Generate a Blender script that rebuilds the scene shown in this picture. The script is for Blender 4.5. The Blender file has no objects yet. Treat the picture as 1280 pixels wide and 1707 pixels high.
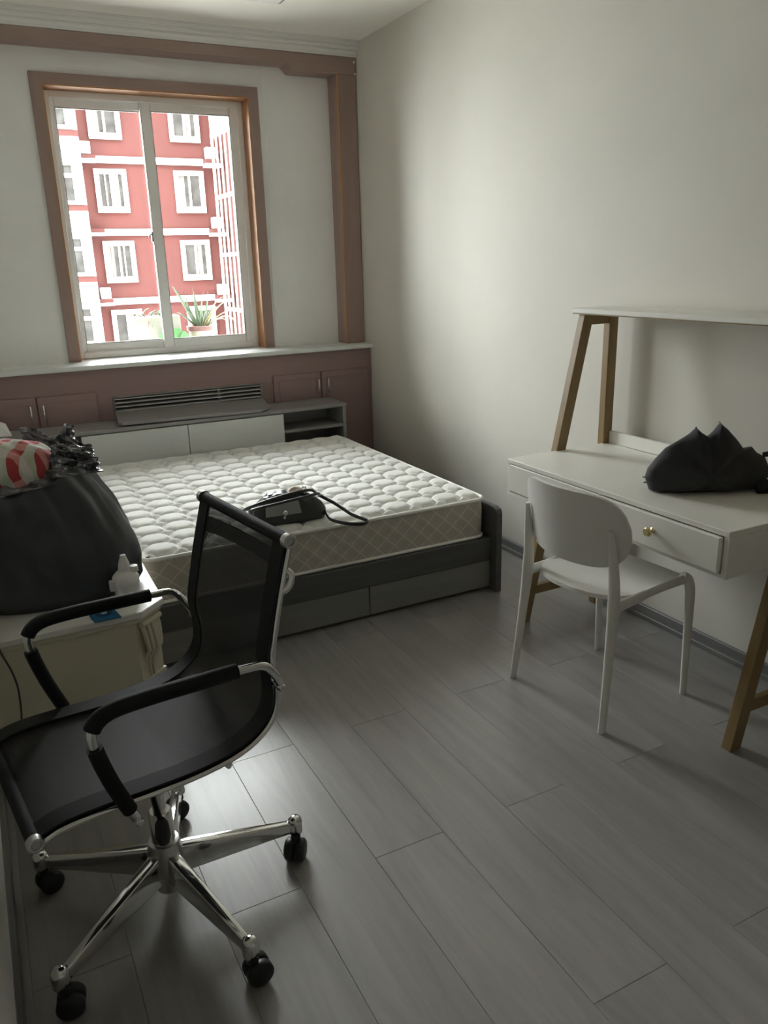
import bpy, bmesh, math, random
from mathutils import Vector, Matrix, noise

random.seed(7)
SC = bpy.context.scene
COL = SC.collection

# ------------------------------------------------------------------ camera
cam_d = bpy.data.cameras.new('camera')
cam = bpy.data.objects.new('camera', cam_d)
COL.objects.link(cam)
cam_d.sensor_fit = 'HORIZONTAL'
cam_d.sensor_width = 36.0
cam_d.lens = 37.087
cam_d.clip_start = 0.02
cam_d.clip_end = 500
_r = Vector((0.8875, -0.4601, -0.0269)).normalized()
_f = Vector((0.4317, 0.8502, -0.3013)).normalized()
_u = _r.cross(_f).normalized()
cam.matrix_world = Matrix(((_r.x, _u.x, -_f.x, 0.0), (_r.y, _u.y, -_f.y, 0.0), (_r.z, _u.z, -_f.z, 1.5), (0, 0, 0, 1)))
SC.camera = cam

# ------------------------------------------------------------------ sky: even overcast
world = bpy.data.worlds.new('overcast_sky')
SC.world = world
world.use_nodes = True
_bg = world.node_tree.nodes['Background']
_bg.inputs[0].default_value = (0.985, 0.99, 1.0, 1)
_bg.inputs[1].default_value = 14.0

# light portal in the window opening (guides the sampling of the sky, gives no light itself)
_pl = bpy.data.lights.new('window_portal', 'AREA')
_pl.shape = 'RECTANGLE'
_pl.size, _pl.size_y = 1.2, 1.55
_pl.cycles.is_portal = True
_po = bpy.data.objects.new('window_portal', _pl)
COL.objects.link(_po)
_po.location = (1.157, 5.36, 1.72)
_po.rotation_euler = (math.radians(-90), 0, 0)

SC.view_settings.view_transform = 'Standard'
SC.view_settings.look = 'None'
SC.view_settings.exposure = 1.12
SC.view_settings.gamma = 1.0
SC.view_settings.use_curve_mapping = False
SC.cycles.use_denoising = True
SC.cycles.max_bounces = 14
SC.cycles.diffuse_bounces = 10
SC.cycles.glossy_bounces = 5
SC.cycles.transparent_max_bounces = 16
SC.cycles.caustics_reflective = False
SC.cycles.caustics_refractive = False
SC.cycles.sample_clamp_indirect = 8.0

# ------------------------------------------------------------------ materials
MATS = {}

def new_mat(name):
    m = bpy.data.materials.new(name)
    m.use_nodes = True
    MATS[name] = m
    return m, m.node_tree, m.node_tree.nodes['Principled BSDF']

def setp(p, **k):
    names = {'rough': 'Roughness', 'metal': 'Metallic', 'spec': 'Specular IOR Level', 'coat': 'Coat Weight',
             'sheen': 'Sheen Weight', 'trans': 'Transmission Weight', 'sss': 'Subsurface Weight', 'coat_rough': 'Coat Roughness'}
    for a, b in k.items():
        p.inputs[names[a]].default_value = b

def plain(name, col, rough=0.5, metal=0.0, var=0.06, vscale=6.0, bump=0.0, bscale=200.0, **k):
    """base colour with faint mottling and optional fine relief"""
    m, t, p = new_mat(name)
    setp(p, rough=rough, metal=metal, **k)
    tc = t.nodes.new('ShaderNodeTexCoord')
    nz = t.nodes.new('ShaderNodeTexNoise')
    nz.inputs['Scale'].default_value = vscale
    nz.inputs['Detail'].default_value = 5
    t.links.new(tc.outputs['Object'], nz.inputs['Vector'])
    rp = t.nodes.new('ShaderNodeValToRGB')
    rp.color_ramp.elements[0].position = 0.3
    rp.color_ramp.elements[1].position = 0.7
    rp.color_ramp.elements[0].color = (*[c * (1 - var) for c in col], 1)
    rp.color_ramp.elements[1].color = (*[min(1, c * (1 + var)) for c in col], 1)
    t.links.new(nz.outputs['Fac'], rp.inputs['Fac'])
    t.links.new(rp.outputs['Color'], p.inputs['Base Color'])
    if bump > 0:
        n2 = t.nodes.new('ShaderNodeTexNoise')
        n2.inputs['Scale'].default_value = bscale
        n2.inputs['Detail'].default_value = 3
        t.links.new(tc.outputs['Object'], n2.inputs['Vector'])
        b = t.nodes.new('ShaderNodeBump')
        b.inputs['Strength'].default_value = bump
        b.inputs['Distance'].default_value = 0.002
        t.links.new(n2.outputs['Fac'], b.inputs['Height'])
        t.links.new(b.outputs['Normal'], p.inputs['Normal'])
    return m

def wood(name, c1, c2, rough=0.45, axis=1, scale=6.0, stretch=14.0, random_shift=False, bump=0.15, **k):
    """grain stretched along one axis"""
    m, t, p = new_mat(name)
    setp(p, rough=rough, **k)
    tc = t.nodes.new('ShaderNodeTexCoord')
    mp = t.nodes.new('ShaderNodeMapping')
    s = [scale * stretch] * 3
    s[axis] = scale
    mp.inputs['Scale'].default_value = s
    t.links.new(tc.outputs['Object'], mp.inputs['Vector'])
    vec = mp.outputs['Vector']
    oi = None
    if random_shift:
        oi = t.nodes.new('ShaderNodeObjectInfo')
        mul = t.nodes.new('ShaderNodeVectorMath'); mul.operation = 'SCALE'
        cb = t.nodes.new('ShaderNodeCombineXYZ')
        for i in range(3): t.links.new(oi.outputs['Random'], cb.inputs[i])
        t.links.new(cb.outputs[0], mul.inputs[0]); mul.inputs['Scale'].default_value = 60.0
        ad = t.nodes.new('ShaderNodeVectorMath')
        t.links.new(vec, ad.inputs[0]); t.links.new(mul.outputs[0], ad.inputs[1])
        vec = ad.outputs[0]
    nz = t.nodes.new('ShaderNodeTexNoise')
    nz.inputs['Scale'].default_value = 1.0
    nz.inputs['Detail'].default_value = 8
    nz.inputs['Roughness'].default_value = 0.65
    nz.inputs['Distortion'].default_value = 0.6
    t.links.new(vec, nz.inputs['Vector'])
    rp = t.nodes.new('ShaderNodeValToRGB')
    rp.color_ramp.elements[0].position = 0.32
    rp.color_ramp.elements[1].position = 0.68
    rp.color_ramp.elements[0].color = (*c1, 1)
    rp.color_ramp.elements[1].color = (*c2, 1)
    t.links.new(nz.outputs['Fac'], rp.inputs['Fac'])
    src = rp.outputs['Color']
    if random_shift:
        hv = t.nodes.new('ShaderNodeHueSaturation')
        mr = t.nodes.new('ShaderNodeMapRange')
        mr.inputs['To Min'].default_value = 0.90; mr.inputs['To Max'].default_value = 1.10
        t.links.new(oi.outputs['Random'], mr.inputs['Value'])
        t.links.new(mr.outputs[0], hv.inputs['Value'])
        t.links.new(src, hv.inputs['Color'])
        src = hv.outputs['Color']
    t.links.new(src, p.inputs['Base Color'])
    b = t.nodes.new('ShaderNodeBump')
    b.inputs['Strength'].default_value = bump
    b.inputs['Distance'].default_value = 0.001
    t.links.new(nz.outputs['Fac'], b.inputs['Height'])
    t.links.new(b.outputs['Normal'], p.inputs['Normal'])
    return m

plain('right_wall_paint_dimmed', (0.665, 0.645, 0.59), 0.85, var=0.03, vscale=2.2, bump=0.25, bscale=45)  # darkened to offset strong window light; the warm tint is its own
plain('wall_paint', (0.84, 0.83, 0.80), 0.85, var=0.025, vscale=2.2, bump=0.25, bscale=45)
plain('window_wall_paint', (0.84, 0.835, 0.82), 0.85, var=0.03, vscale=3, bump=0.2, bscale=60)
plain('ceiling_paint', (0.91, 0.90, 0.84), 0.9, var=0.015, vscale=2)
plain('plaster', (0.75, 0.74, 0.71), 0.8, var=0.02)
wood('brown_wood', (0.295, 0.205, 0.176), (0.36, 0.255, 0.22), 0.5, axis=2, scale=1.5, stretch=12)
wood('brown_wood_x', (0.295, 0.205, 0.176), (0.36, 0.255, 0.22), 0.5, axis=0, scale=1.5, stretch=12)
wood('lit_brown_wood', (0.42, 0.20, 0.09), (0.52, 0.27, 0.13), 0.4, axis=2, scale=1.5, stretch=12)  # brown wood again, the daylit orange of the reveals put into its colour
wood('red_brown_panel', (0.275, 0.182, 0.172), (0.305, 0.205, 0.192), 0.55, axis=0, scale=1.2, stretch=9)
plain('stone_sill', (0.72, 0.74, 0.72), 0.35, var=0.05, vscale=14)
plain('pvc_white', (0.84, 0.83, 0.81), 0.4, var=0.02)
plain('pvc_groove', (0.22, 0.22, 0.21), 0.6)
wood('floor_laminate', (0.245, 0.238, 0.228), (0.340, 0.332, 0.319), 0.31, axis=1, scale=1.6, stretch=11, random_shift=True, bump=0.25, spec=0.95)
plain('floor_joint', (0.20, 0.20, 0.195), 0.8)
wood('skirting_grey', (0.16, 0.16, 0.155), (0.21, 0.21, 0.205), 0.5, axis=1, scale=2, stretch=14)
wood('headboard_grey', (0.22, 0.213, 0.205), (0.26, 0.252, 0.245), 0.5, axis=0, scale=2, stretch=14)
wood('door_grey', (0.52, 0.53, 0.515), (0.56, 0.57, 0.555), 0.45, axis=0, scale=2, stretch=14, bump=0.05)
wood('bed_dark', (0.075, 0.077, 0.078), (0.10, 0.102, 0.103), 0.5, axis=0, scale=2, stretch=14)
wood('drawer_grey', (0.20, 0.20, 0.195), (0.235, 0.235, 0.23), 0.5, axis=0, scale=2, stretch=14)
plain('niche_dark', (0.10, 0.11, 0.115), 0.6)
plain('mattress_top', (0.73, 0.73, 0.70), 0.85, var=0.03, vscale=30, bump=0.3, bscale=600)
m, t, p = new_mat('mattress_side')
setp(p, rough=0.9)
tc = t.nodes.new('ShaderNodeTexCoord')
sep = t.nodes.new('ShaderNodeSeparateXYZ'); t.links.new(tc.outputs['Object'], sep.inputs[0])
sxy = t.nodes.new('ShaderNodeMath'); sxy.operation = 'ADD'
t.links.new(sep.outputs[0], sxy.inputs[0]); t.links.new(sep.outputs[1], sxy.inputs[1])
lines = []
for sg in (1.1, -1.1):
    ma = t.nodes.new('ShaderNodeMath'); ma.operation = 'MULTIPLY_ADD'; ma.inputs[1].default_value = sg
    t.links.new(sep.outputs[2], ma.inputs[0]); t.links.new(sxy.outputs[0], ma.inputs[2])
    pg = t.nodes.new('ShaderNodeMath'); pg.operation = 'PINGPONG'; pg.inputs[1].default_value = 0.0425
    t.links.new(ma.outputs[0], pg.inputs[0])
    lt = t.nodes.new('ShaderNodeMath'); lt.operation = 'LESS_THAN'; lt.inputs[1].default_value = 0.0032
    t.links.new(pg.outputs[0], lt.inputs[0]); lines.append(lt)
mxl = t.nodes.new('ShaderNodeMath'); mxl.operation = 'MAXIMUM'
t.links.new(lines[0].outputs[0], mxl.inputs[0]); t.links.new(lines[1].outputs[0], mxl.inputs[1])
mc = t.nodes.new('ShaderNodeMixRGB'); mc.inputs[1].default_value = (0.48, 0.45, 0.40, 1); mc.inputs[2].default_value = (0.66, 0.63, 0.57, 1)
t.links.new(mxl.outputs[0], mc.inputs[0]); t.links.new(mc.outputs[0], p.inputs['Base Color'])
plain('mattress_piping', (0.84, 0.84, 0.80), 0.7)
plain('desk_white', (0.83, 0.82, 0.77), 0.4, var=0.015)
wood('oak', (0.22, 0.145, 0.058), (0.29, 0.195, 0.085), 0.45, axis=2, scale=3, stretch=10)
plain('chair_white', (0.76, 0.75, 0.72), 0.42, var=0.01)
plain('brass', (0.80, 0.66, 0.38), 0.18, metal=1.0, var=0.0)
plain('chrome', (0.78, 0.78, 0.77), 0.10, metal=1.0, var=0.0)
plain('steel', (0.55, 0.55, 0.54), 0.3, metal=1.0, var=0.0)
plain('black_plastic', (0.018, 0.018, 0.019), 0.45)
plain('black_leatherette', (0.008, 0.0085, 0.009), 0.65, bump=0.4, bscale=700, spec=0.28)
plain('black_cloth', (0.020, 0.021, 0.023), 0.75, var=0.2, vscale=20, bump=0.3, bscale=500, sheen=0.05)
plain('black_film', (0.032, 0.034, 0.042), 0.38, var=0.1, bump=0.15, bscale=60, spec=0.7)
plain('black_film_lit_sheen', (0.22, 0.22, 0.235), 0.20, metal=0.55, var=0.1, spec=1.0)  # black film made pale and metallic, window reflection put into its colour
plain('cream_paint', (0.62, 0.58, 0.46), 0.5, var=0.04)
plain('bottle_plastic', (0.72, 0.74, 0.71), 0.35, var=0.01, sss=0.0)
plain('bottle_cap', (0.80, 0.80, 0.79), 0.35, var=0.01)
plain('card_blue', (0.02, 0.13, 0.27), 0.35, var=0.1, vscale=60)
plain('card_dark', (0.01, 0.03, 0.12), 0.3)
plain('card_print', (0.55, 0.65, 0.72), 0.4)
plain('bag_leather', (0.040, 0.044, 0.043), 0.30, bump=0.35, bscale=260)
plain('bag_flap_sheen', (0.30, 0.315, 0.31), 0.25, bump=0.2, bscale=300)  # black leather flap lightened, bright window reflection painted as its colour
plain('tissue', (0.72, 0.62, 0.55), 0.8, var=0.15, vscale=60)
plain('paper_white', (0.85, 0.85, 0.84), 0.7, var=0.01)
plain('lamp_frame', (0.22, 0.215, 0.21), 0.4)
plain('lamp_panel', (0.80, 0.80, 0.78), 0.35)
plain('cord_white', (0.92, 0.92, 0.90), 0.6)
plain('cord_dark', (0.05, 0.05, 0.05), 0.6)
plain('facade_red', (0.062, 0.0178, 0.0158), 0.9, var=0.10, vscale=0.9)
plain('facade_shade_red', (0.19, 0.065, 0.066), 0.9, var=0.12, vscale=1.2)
plain('facade_outer', (0.30, 0.20, 0.17), 0.9, var=0.05)
plain('facade_white', (0.48, 0.48, 0.465), 0.85, var=0.03)
plain('window_glass_far', (0.045, 0.05, 0.05), 0.25, var=0.4, vscale=2.5, spec=0.2)
plain('curtain_far', (0.13, 0.13, 0.125), 0.9, var=0.25, vscale=6)
plain('cage_paint', (0.42, 0.405, 0.35), 0.5, var=0.05)
plain('rain_sheet', (0.26, 0.23, 0.18), 0.6, var=0.25, vscale=22)
plain('street', (0.68, 0.68, 0.65), 0.9, var=0.2, vscale=0.3)
plain('aloe_green', (0.085, 0.125, 0.075), 0.5, var=0.25, vscale=14)
plain('leaf_green', (0.05, 0.16, 0.045), 0.45, var=0.2, vscale=14)
plain('leaf_yellow', (0.22, 0.20, 0.09), 0.5, var=0.25, vscale=14)
plain('pot_cream', (0.27, 0.255, 0.20), 0.6, var=0.08, vscale=12)
plain('pot_rim_brown', (0.13, 0.055, 0.05), 0.6)
plain('planter_foam', (0.22, 0.22, 0.185), 0.85, var=0.14, vscale=9)
plain('soil', (0.05, 0.035, 0.025), 0.95, var=0.3, vscale=40)
plain('ac_white', (0.60, 0.60, 0.58), 0.6)
plain('ac_grille', (0.14, 0.15, 0.15), 0.6)

# thin window glass: clear with a weak mirror reflection
m, t, p = new_mat('pane_glass')
t.nodes.remove(p)
out = t.nodes['Material Output']
tr = t.nodes.new('ShaderNodeBsdfTransparent'); tr.inputs[0].default_value = (0.95, 0.97, 0.96, 1)
gl = t.nodes.new('ShaderNodeBsdfGlossy'); gl.inputs['Roughness'].default_value = 0.02
fr = t.nodes.new('ShaderNodeFresnel'); fr.inputs['IOR'].default_value = 1.35
mx = t.nodes.new('ShaderNodeMixShader')
t.links.new(fr.outputs[0], mx.inputs[0]); t.links.new(tr.outputs[0], mx.inputs[1]); t.links.new(gl.outputs[0], mx.inputs[2])
t.links.new(mx.outputs[0], out.inputs['Surface'])

# open mesh fabric: black threads with small holes
def mesh_fabric(name, open_amount):
    m, t, p = new_mat(name)
    setp(p, rough=0.6)
    p.inputs['Base Color'].default_value = (0.008, 0.0083, 0.009, 1)
    tc = t.nodes.new('ShaderNodeTexCoord')
    hs = []
    for ang in (0, 90):
        mp = t.nodes.new('ShaderNodeMapping'); mp.inputs['Rotation'].default_value = (0, 0, math.radians(ang))
        t.links.new(tc.outputs['UV'], mp.inputs['Vector'])
        w = t.nodes.new('ShaderNodeTexWave'); w.inputs['Scale'].default_value = 95; w.inputs['Distortion'].default_value = 0.6
        t.links.new(mp.outputs[0], w.inputs['Vector']); hs.append(w)
    mul = t.nodes.new('ShaderNodeMath'); mul.operation = 'MULTIPLY'
    t.links.new(hs[0].outputs['Fac'], mul.inputs[0]); t.links.new(hs[1].outputs['Fac'], mul.inputs[1])
    b = t.nodes.new('ShaderNodeBump'); b.inputs['Strength'].default_value = 0.9; b.inputs['Distance'].default_value = 0.0015
    t.links.new(mul.outputs[0], b.inputs['Height']); t.links.new(b.outputs[0], p.inputs['Normal'])
    out = t.nodes['Material Output']
    tr = t.nodes.new('ShaderNodeBsdfTransparent')
    mr = t.nodes.new('ShaderNodeMath'); mr.operation = 'MULTIPLY'; mr.inputs[1].default_value = open_amount * 4
    t.links.new(mul.outputs[0], mr.inputs[0])
    mx = t.nodes.new('ShaderNodeMixShader')
    t.links.new(mr.outputs[0], mx.inputs[0]); t.links.new(p.outputs[0], mx.inputs[1]); t.links.new(tr.outputs[0], mx.inputs[2])
    t.links.new(mx.outputs[0], out.inputs['Surface'])
    return m
mesh_fabric('chair_mesh', 0.10)
mesh_fabric('seat_mesh', 0.02)

# checked cotton: red, white and pale green squares
m, t, p = new_mat('checked_cotton')
setp(p, rough=0.85)
tc = t.nodes.new('ShaderNodeTexCoord')
mp = t.nodes.new('ShaderNodeMapping'); mp.inputs['Scale'].default_value = (34, 42, 30); mp.inputs['Rotation'].default_value = (0.2, 0.1, 0.5)
t.links.new(tc.outputs['Object'], mp.inputs['Vector'])
sep = t.nodes.new('ShaderNodeSeparateXYZ'); t.links.new(mp.outputs[0], sep.inputs[0])
st = []
for i in (0, 1):
    a = t.nodes.new('ShaderNodeMath'); a.operation = 'PINGPONG'; a.inputs[1].default_value = 1.0
    t.links.new(sep.outputs[i], a.inputs[0])
    g = t.nodes.new('ShaderNodeMath'); g.operation = 'GREATER_THAN'; g.inputs[1].default_value = 0.5
    t.links.new(a.outputs[0], g.inputs[0]); st.append(g)
m1 = t.nodes.new('ShaderNodeMixRGB'); m1.inputs[1].default_value = (0.62, 0.58, 0.54, 1); m1.inputs[2].default_value = (0.60, 0.27, 0.24, 1)
t.links.new(st[0].outputs[0], m1.inputs[0])
m2 = t.nodes.new('ShaderNodeMixRGB'); m2.inputs[1].default_value = (0.50, 0.52, 0.42, 1); m2.inputs[2].default_value = (0.38, 0.045, 0.05, 1)
t.links.new(st[0].outputs[0], m2.inputs[0])
m3 = t.nodes.new('ShaderNodeMixRGB')
t.links.new(st[1].outputs[0], m3.inputs[0]); t.links.new(m1.outputs[0], m3.inputs[1]); t.links.new(m2.outputs[0], m3.inputs[2])
t.links.new(m3.outputs[0], p.inputs['Base Color'])

# ------------------------------------------------------------------ mesh helpers
class MB:
    """collects shapes in world (or local) coordinates, then builds ONE mesh object"""
    def __init__(self):
        self.bm = bmesh.new()

    def box(self, lo, hi, bevel=0.0, seg=1):
        c = [(a + b) / 2 for a, b in zip(lo, hi)]
        s = [abs(b - a) for a, b in zip(lo, hi)]
        r = bmesh.ops.create_cube(self.bm, size=1.0)
        vs = r['verts']
        for v in vs:
            v.co = Vector((c[0] + v.co.x * s[0], c[1] + v.co.y * s[1], c[2] + v.co.z * s[2]))
        if bevel > 0:
            es = list({e for v in vs for e in v.link_edges})
            bmesh.ops.bevel(self.bm, geom=es, offset=bevel, segments=seg, affect='EDGES', profile=0.5)
        return self

    def frame(self, x0, x1, z0, z1, tl, tr, tb, tt, y0, y1, bevel=0.0):
        self.box((x0, y0, z0), (x0 + tl, y1, z1), bevel).box((x1 - tr, y0, z0), (x1, y1, z1), bevel)
        self.box((x0 + tl, y0, z0), (x1 - tr, y1, z0 + tb), bevel).box((x0 + tl, y0, z1 - tt), (x1 - tr, y1, z1), bevel)
        return self

    def hexa(self, bottom, top, bevel=0.0, seg=1):
        """8 corners: bottom 4 and top 4 in the same order"""
        vs = [self.bm.verts.new(c) for c in list(bottom) + list(top)]
        fs = []
        n = len(bottom)
        fs.append(self.bm.faces.new(vs[:n][::-1])); fs.append(self.bm.faces.new(vs[n:]))
        for i in range(n):
            j = (i + 1) % n
            fs.append(self.bm.faces.new((vs[i], vs[j], vs[n + j], vs[n + i])))
        bmesh.ops.recalc_face_normals(self.bm, faces=fs)
        if bevel > 0:
            es = list({e for v in vs for e in v.link_edges})
            bmesh.ops.bevel(self.bm, geom=es, offset=bevel, segments=seg, affect='EDGES', profile=0.5)
        return self

    def prism(self, pts, axis, a, b, bevel=0.0, seg=1):
        """polygon of 2D points extruded along axis (0,1,2) from a to b"""
        def mk(p, h):
            q = list(p); q.insert(axis, h); return q
        return self.hexa([mk(p, a) for p in pts], [mk(p, b) for p in pts], bevel, seg)

    def tube(self, path, r, n=10, caps=True, flat=None, up=None):
        """r: number or list of radii; flat: (scale along side, scale along up)"""
        P = [Vector(q) for q in path]
        R = r if isinstance(r, (list, tuple)) else [r] * len(P)
        rings = []
        prev = None
        for i, q in enumerate(P):
            d = (P[min(i + 1, len(P) - 1)] - P[max(i - 1, 0)]).normalized()
            if up is not None:
                s = d.cross(Vector(up))
                s = s.normalized() if s.length > 1e-6 else Vector((1, 0, 0))
            elif prev is None:
                s = d.orthogonal().normalized()
            else:
                s = (prev - d * prev.dot(d)).normalized()
            prev = s
            w = s.cross(d).normalized()
            fa, fb = flat if flat else (1, 1)
            rings.append([self.bm.verts.new(q + s * (math.cos(2 * math.pi * k / n) * R[i] * fa) + w * (math.sin(2 * math.pi * k / n) * R[i] * fb)) for k in range(n)])
        fs = []
        for i in range(len(rings) - 1):
            for k in range(n):
                l = (k + 1) % n
                fs.append(self.bm.faces.new((rings[i][k], rings[i][l], rings[i + 1][l], rings[i + 1][k])))
        if caps:
            fs.append(self.bm.faces.new(rings[0][::-1])); fs.append(self.bm.faces.new(rings[-1]))
        bmesh.ops.recalc_face_normals(self.bm, faces=fs)
        return self

    def lathe(self, prof, centre=(0, 0, 0), n=24, axis='Z'):
        """prof: list of (radius, height)"""
        rings = []
        C = Vector(centre)
        def place(x, y, h):
            if axis == 'Z': return C + Vector((x, y, h))
            if axis == 'X': return C + Vector((h, x, y))
            return C + Vector((x, h, y))
        fs = []
        for (r, h) in prof:
            if r < 1e-6:
                rings.append([self.bm.verts.new(place(0, 0, h))])
            else:
                rings.append([self.bm.verts.new(place(r * math.cos(2 * math.pi * k / n), r * math.sin(2 * math.pi * k / n), h)) for k in range(n)])
        for a, b in zip(rings[:-1], rings[1:]):
            for k in range(n):
                l = (k + 1) % n
                if len(a) == 1 and len(b) == 1: continue
                if len(a) == 1: fs.append(self.bm.faces.new((a[0], b[k], b[l])))
                elif len(b) == 1: fs.append(self.bm.faces.new((a[k], a[l], b[0])))
                else: fs.append(self.bm.faces.new((a[k], a[l], b[l], b[k])))
        if len(rings[0]) > 1: fs.append(self.bm.faces.new(rings[0]))
        if len(rings[-1]) > 1: fs.append(self.bm.faces.new(rings[-1]))
        bmesh.ops.recalc_face_normals(self.bm, faces=fs)
        return self

    def grid(self, fn, nu, nv, thick=0.0, uv=False, closed_u=False):
        """fn(u,v) -> point, u and v in 0..1"""
        vv = [[self.bm.verts.new(fn(i / nu, j / nv)) for j in range(nv + 1)] for i in range(nu + (0 if closed_u else 1))]
        fs = []
        cnt = len(vv)
        for i in range(nu):
            i2 = (i + 1) % cnt
            for j in range(nv):
                fs.append(self.bm.faces.new((vv[i][j], vv[i2][j], vv[i2][j + 1], vv[i][j + 1])))
        if uv:
            L = self.bm.loops.layers.uv.verify()
            for i in range(nu):
                for j in range(nv):
                    f = fs[i * nv + j]
                    for lp, (a, b) in zip(f.loops, ((i, j), (i + 1, j), (i + 1, j + 1), (i, j + 1))):
                        lp[L].uv = (a / nu, b / nv)
        if thick:
            bmesh.ops.recalc_face_normals(self.bm, faces=fs)
            bmesh.ops.solidify(self.bm, geom=fs, thickness=thick)
        return self

    def build(self, name, mat, parent=None, smooth=40, world=True):
        me = bpy.data.meshes.new(name)
        self.bm.normal_update()
        self.bm.to_mesh(me); self.bm.free()
        me.materials.append(MATS[mat])
        if smooth:
            me.shade_smooth()
            me.set_sharp_from_angle(angle=math.radians(smooth))
        o = bpy.data.objects.new(name, me)
        COL.objects.link(o)
        if parent is not None:
            o.parent = parent
            if world:
                o.matrix_parent_inverse = world_of(parent).inverted()
        return o

def world_of(o):
    mat = Matrix.LocRotScale(o.location, o.rotation_euler, o.scale)
    if o.parent is not None:
        mat = world_of(o.parent) @ o.matrix_parent_inverse @ mat
    return mat

def tag(o, label, cat, group=None, kind=None):
    o['label'] = label
    o['category'] = cat
    if group: o['group'] = group
    if kind: o['kind'] = kind
    return o

def thing(name, label, cat, loc=(0, 0, 0), rotz=0.0, group=None, kind=None):
    o = bpy.data.objects.new(name, None)
    o.empty_display_size = 0.05
    COL.objects.link(o)
    o.location = loc
    o.rotation_euler = (0, 0, rotz)
    return tag(o, label, cat, group, kind)

def copy_tree(o, parent=None):
    c = o.copy(); COL.objects.link(c)
    if parent is not None:
        c.parent = parent
    for ch in list(o.children):
        copy_tree(ch, c)
    return c

def spline(pts, n=8):
    """Catmull-Rom through points (tuples of any size)"""
    P = [tuple(map(float, q)) for q in pts]
    P = [tuple(2 * a - b for a, b in zip(P[0], P[1]))] + P + [tuple(2 * a - b for a, b in zip(P[-1], P[-2]))]
    out = []
    for i in range(1, len(P) - 2):
        for k in range(n):
            s = k / n
            out.append(tuple(0.5 * (2 * b + (c - a) * s + (2 * a - 5 * b + 4 * c - d) * s * s + (3 * b - a - 3 * c + d) * s ** 3)
                             for a, b, c, d in zip(P[i - 1], P[i], P[i + 1], P[i + 2])))
    out.append(P[-2])
    return out

def interp(table, x):
    if x <= table[0][0]: return table[0][1:]
    for a, b in zip(table[:-1], table[1:]):
        if x <= b[0]:
            s = (x - a[0]) / (b[0] - a[0])
            return tuple(p + (q - p) * s for p, q in zip(a[1:], b[1:]))
    return table[-1][1:]

# ------------------------------------------------------------------ the room
XL, XR, YB, YF, ZC = -0.135, 2.41, 5.10, -1.30, 2.79     # left, right, window wall, wall behind the camera, ceiling

fl = MB().box((XL - 0.1, YF - 0.1, -0.12), (XR + 0.1, YB + 0.24, -0.012)).build('floor', 'floor_joint', smooth=0)
tag(fl, 'dark grey wood plank floor of the bedroom', 'floor', kind='structure')
W = 0.2095
x0 = 0.315 - 3 * W
col = 0
while x0 < XR:
    a, b = max(x0, XL), min(x0 + W, XR)
    off = 1.552 if col % 2 == 1 else 0.947
    y = off - 1.2 * 3
    while y < YB:
        ya, yb = max(y, YF), min(y + 1.2, YB)
        if yb - ya > 0.02 and b - a > 0.02:
            MB().box((a + 0.0002, ya + 0.0002, -0.012), (b - 0.0002, yb - 0.0002, 0.0), bevel=0.0009).build('floor_plank', 'floor_laminate', fl, smooth=0)
        y += 1.2
    x0 += W; col += 1

tag(MB().box((XL - 0.1, YF - 0.1, ZC), (XR + 0.1, YB + 0.24, ZC + 0.12)).build('ceiling', 'ceiling_paint', smooth=0),
    'plain off white ceiling', 'ceiling', kind='structure')
tag(MB().box((XR, YF - 0.1, -0.12), (XR + 0.12, YB + 0.24, ZC)).build('wall_right', 'right_wall_paint_dimmed', smooth=0),
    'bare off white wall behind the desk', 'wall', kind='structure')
tag(MB().box((XL - 0.12, YF - 0.1, -0.12), (XL, YB + 0.24, ZC)).build('wall_left', 'wall_paint', smooth=0),
    'off white wall beside the nightstand', 'wall', kind='structure')
tag(MB().box((XL - 0.1, YF - 0.12, -0.12), (XR + 0.1, YF, ZC)).build('wall_rear', 'wall_paint', smooth=0),
    'off white wall opposite the window', 'wall', kind='structure')
WX0, WX1, WZ0, WZ1 = 0.574, 1.742, 0.98, 2.472            # window opening
wb = MB()
wb.box((XL, YB, -0.12), (WX0, YB + 0.24, ZC)).box((WX1, YB, -0.12), (XR, YB + 0.24, ZC))
wb.box((WX0, YB, -0.12), (WX1, YB + 0.24, WZ0 - 0.03)).box((WX0, YB, WZ1), (WX1, YB + 0.24, ZC))
tag(wb.build('wall_back', 'window_wall_paint', smooth=0), 'grey white wall around the window', 'wall', kind='structure')

# skirting boards
sk = MB().box((XR - 0.016, YF, 0), (XR, 4.84, 0.062), 0.003).box((XR - 0.022, YF, 0), (XR, 4.84, 0.022), 0.003)
tag(sk.build('baseboard_right', 'skirting_grey'), 'low grey skirting board under the desk wall', 'baseboard', kind='structure')
sk = MB().box((XL, YF, 0), (XL + 0.014, 4.84, 0.07), 0.003)
tag(sk.build('baseboard_left', 'skirting_grey'), 'low grey skirting board behind the swivel chair', 'baseboard', kind='structure')

# cornice over the timber beam: stepped plaster profile
prof = [(5.10, ZC), (4.890, ZC), (4.890, 2.781), (4.906, 2.779), (4.910, 2.768), (4.908, 2.760), (4.922, 2.757), (4.926, 2.744), (4.922, 2.738), (4.938, 2.735), (4.945, 2.722), (4.945, 2.707), (5.10, 2.707)]
tag(MB().prism(prof, 0, XL, XR).build('trim_1', 'plaster', smooth=0), 'stepped white plaster cornice above the timber beam', 'cornice', kind='structure')

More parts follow.
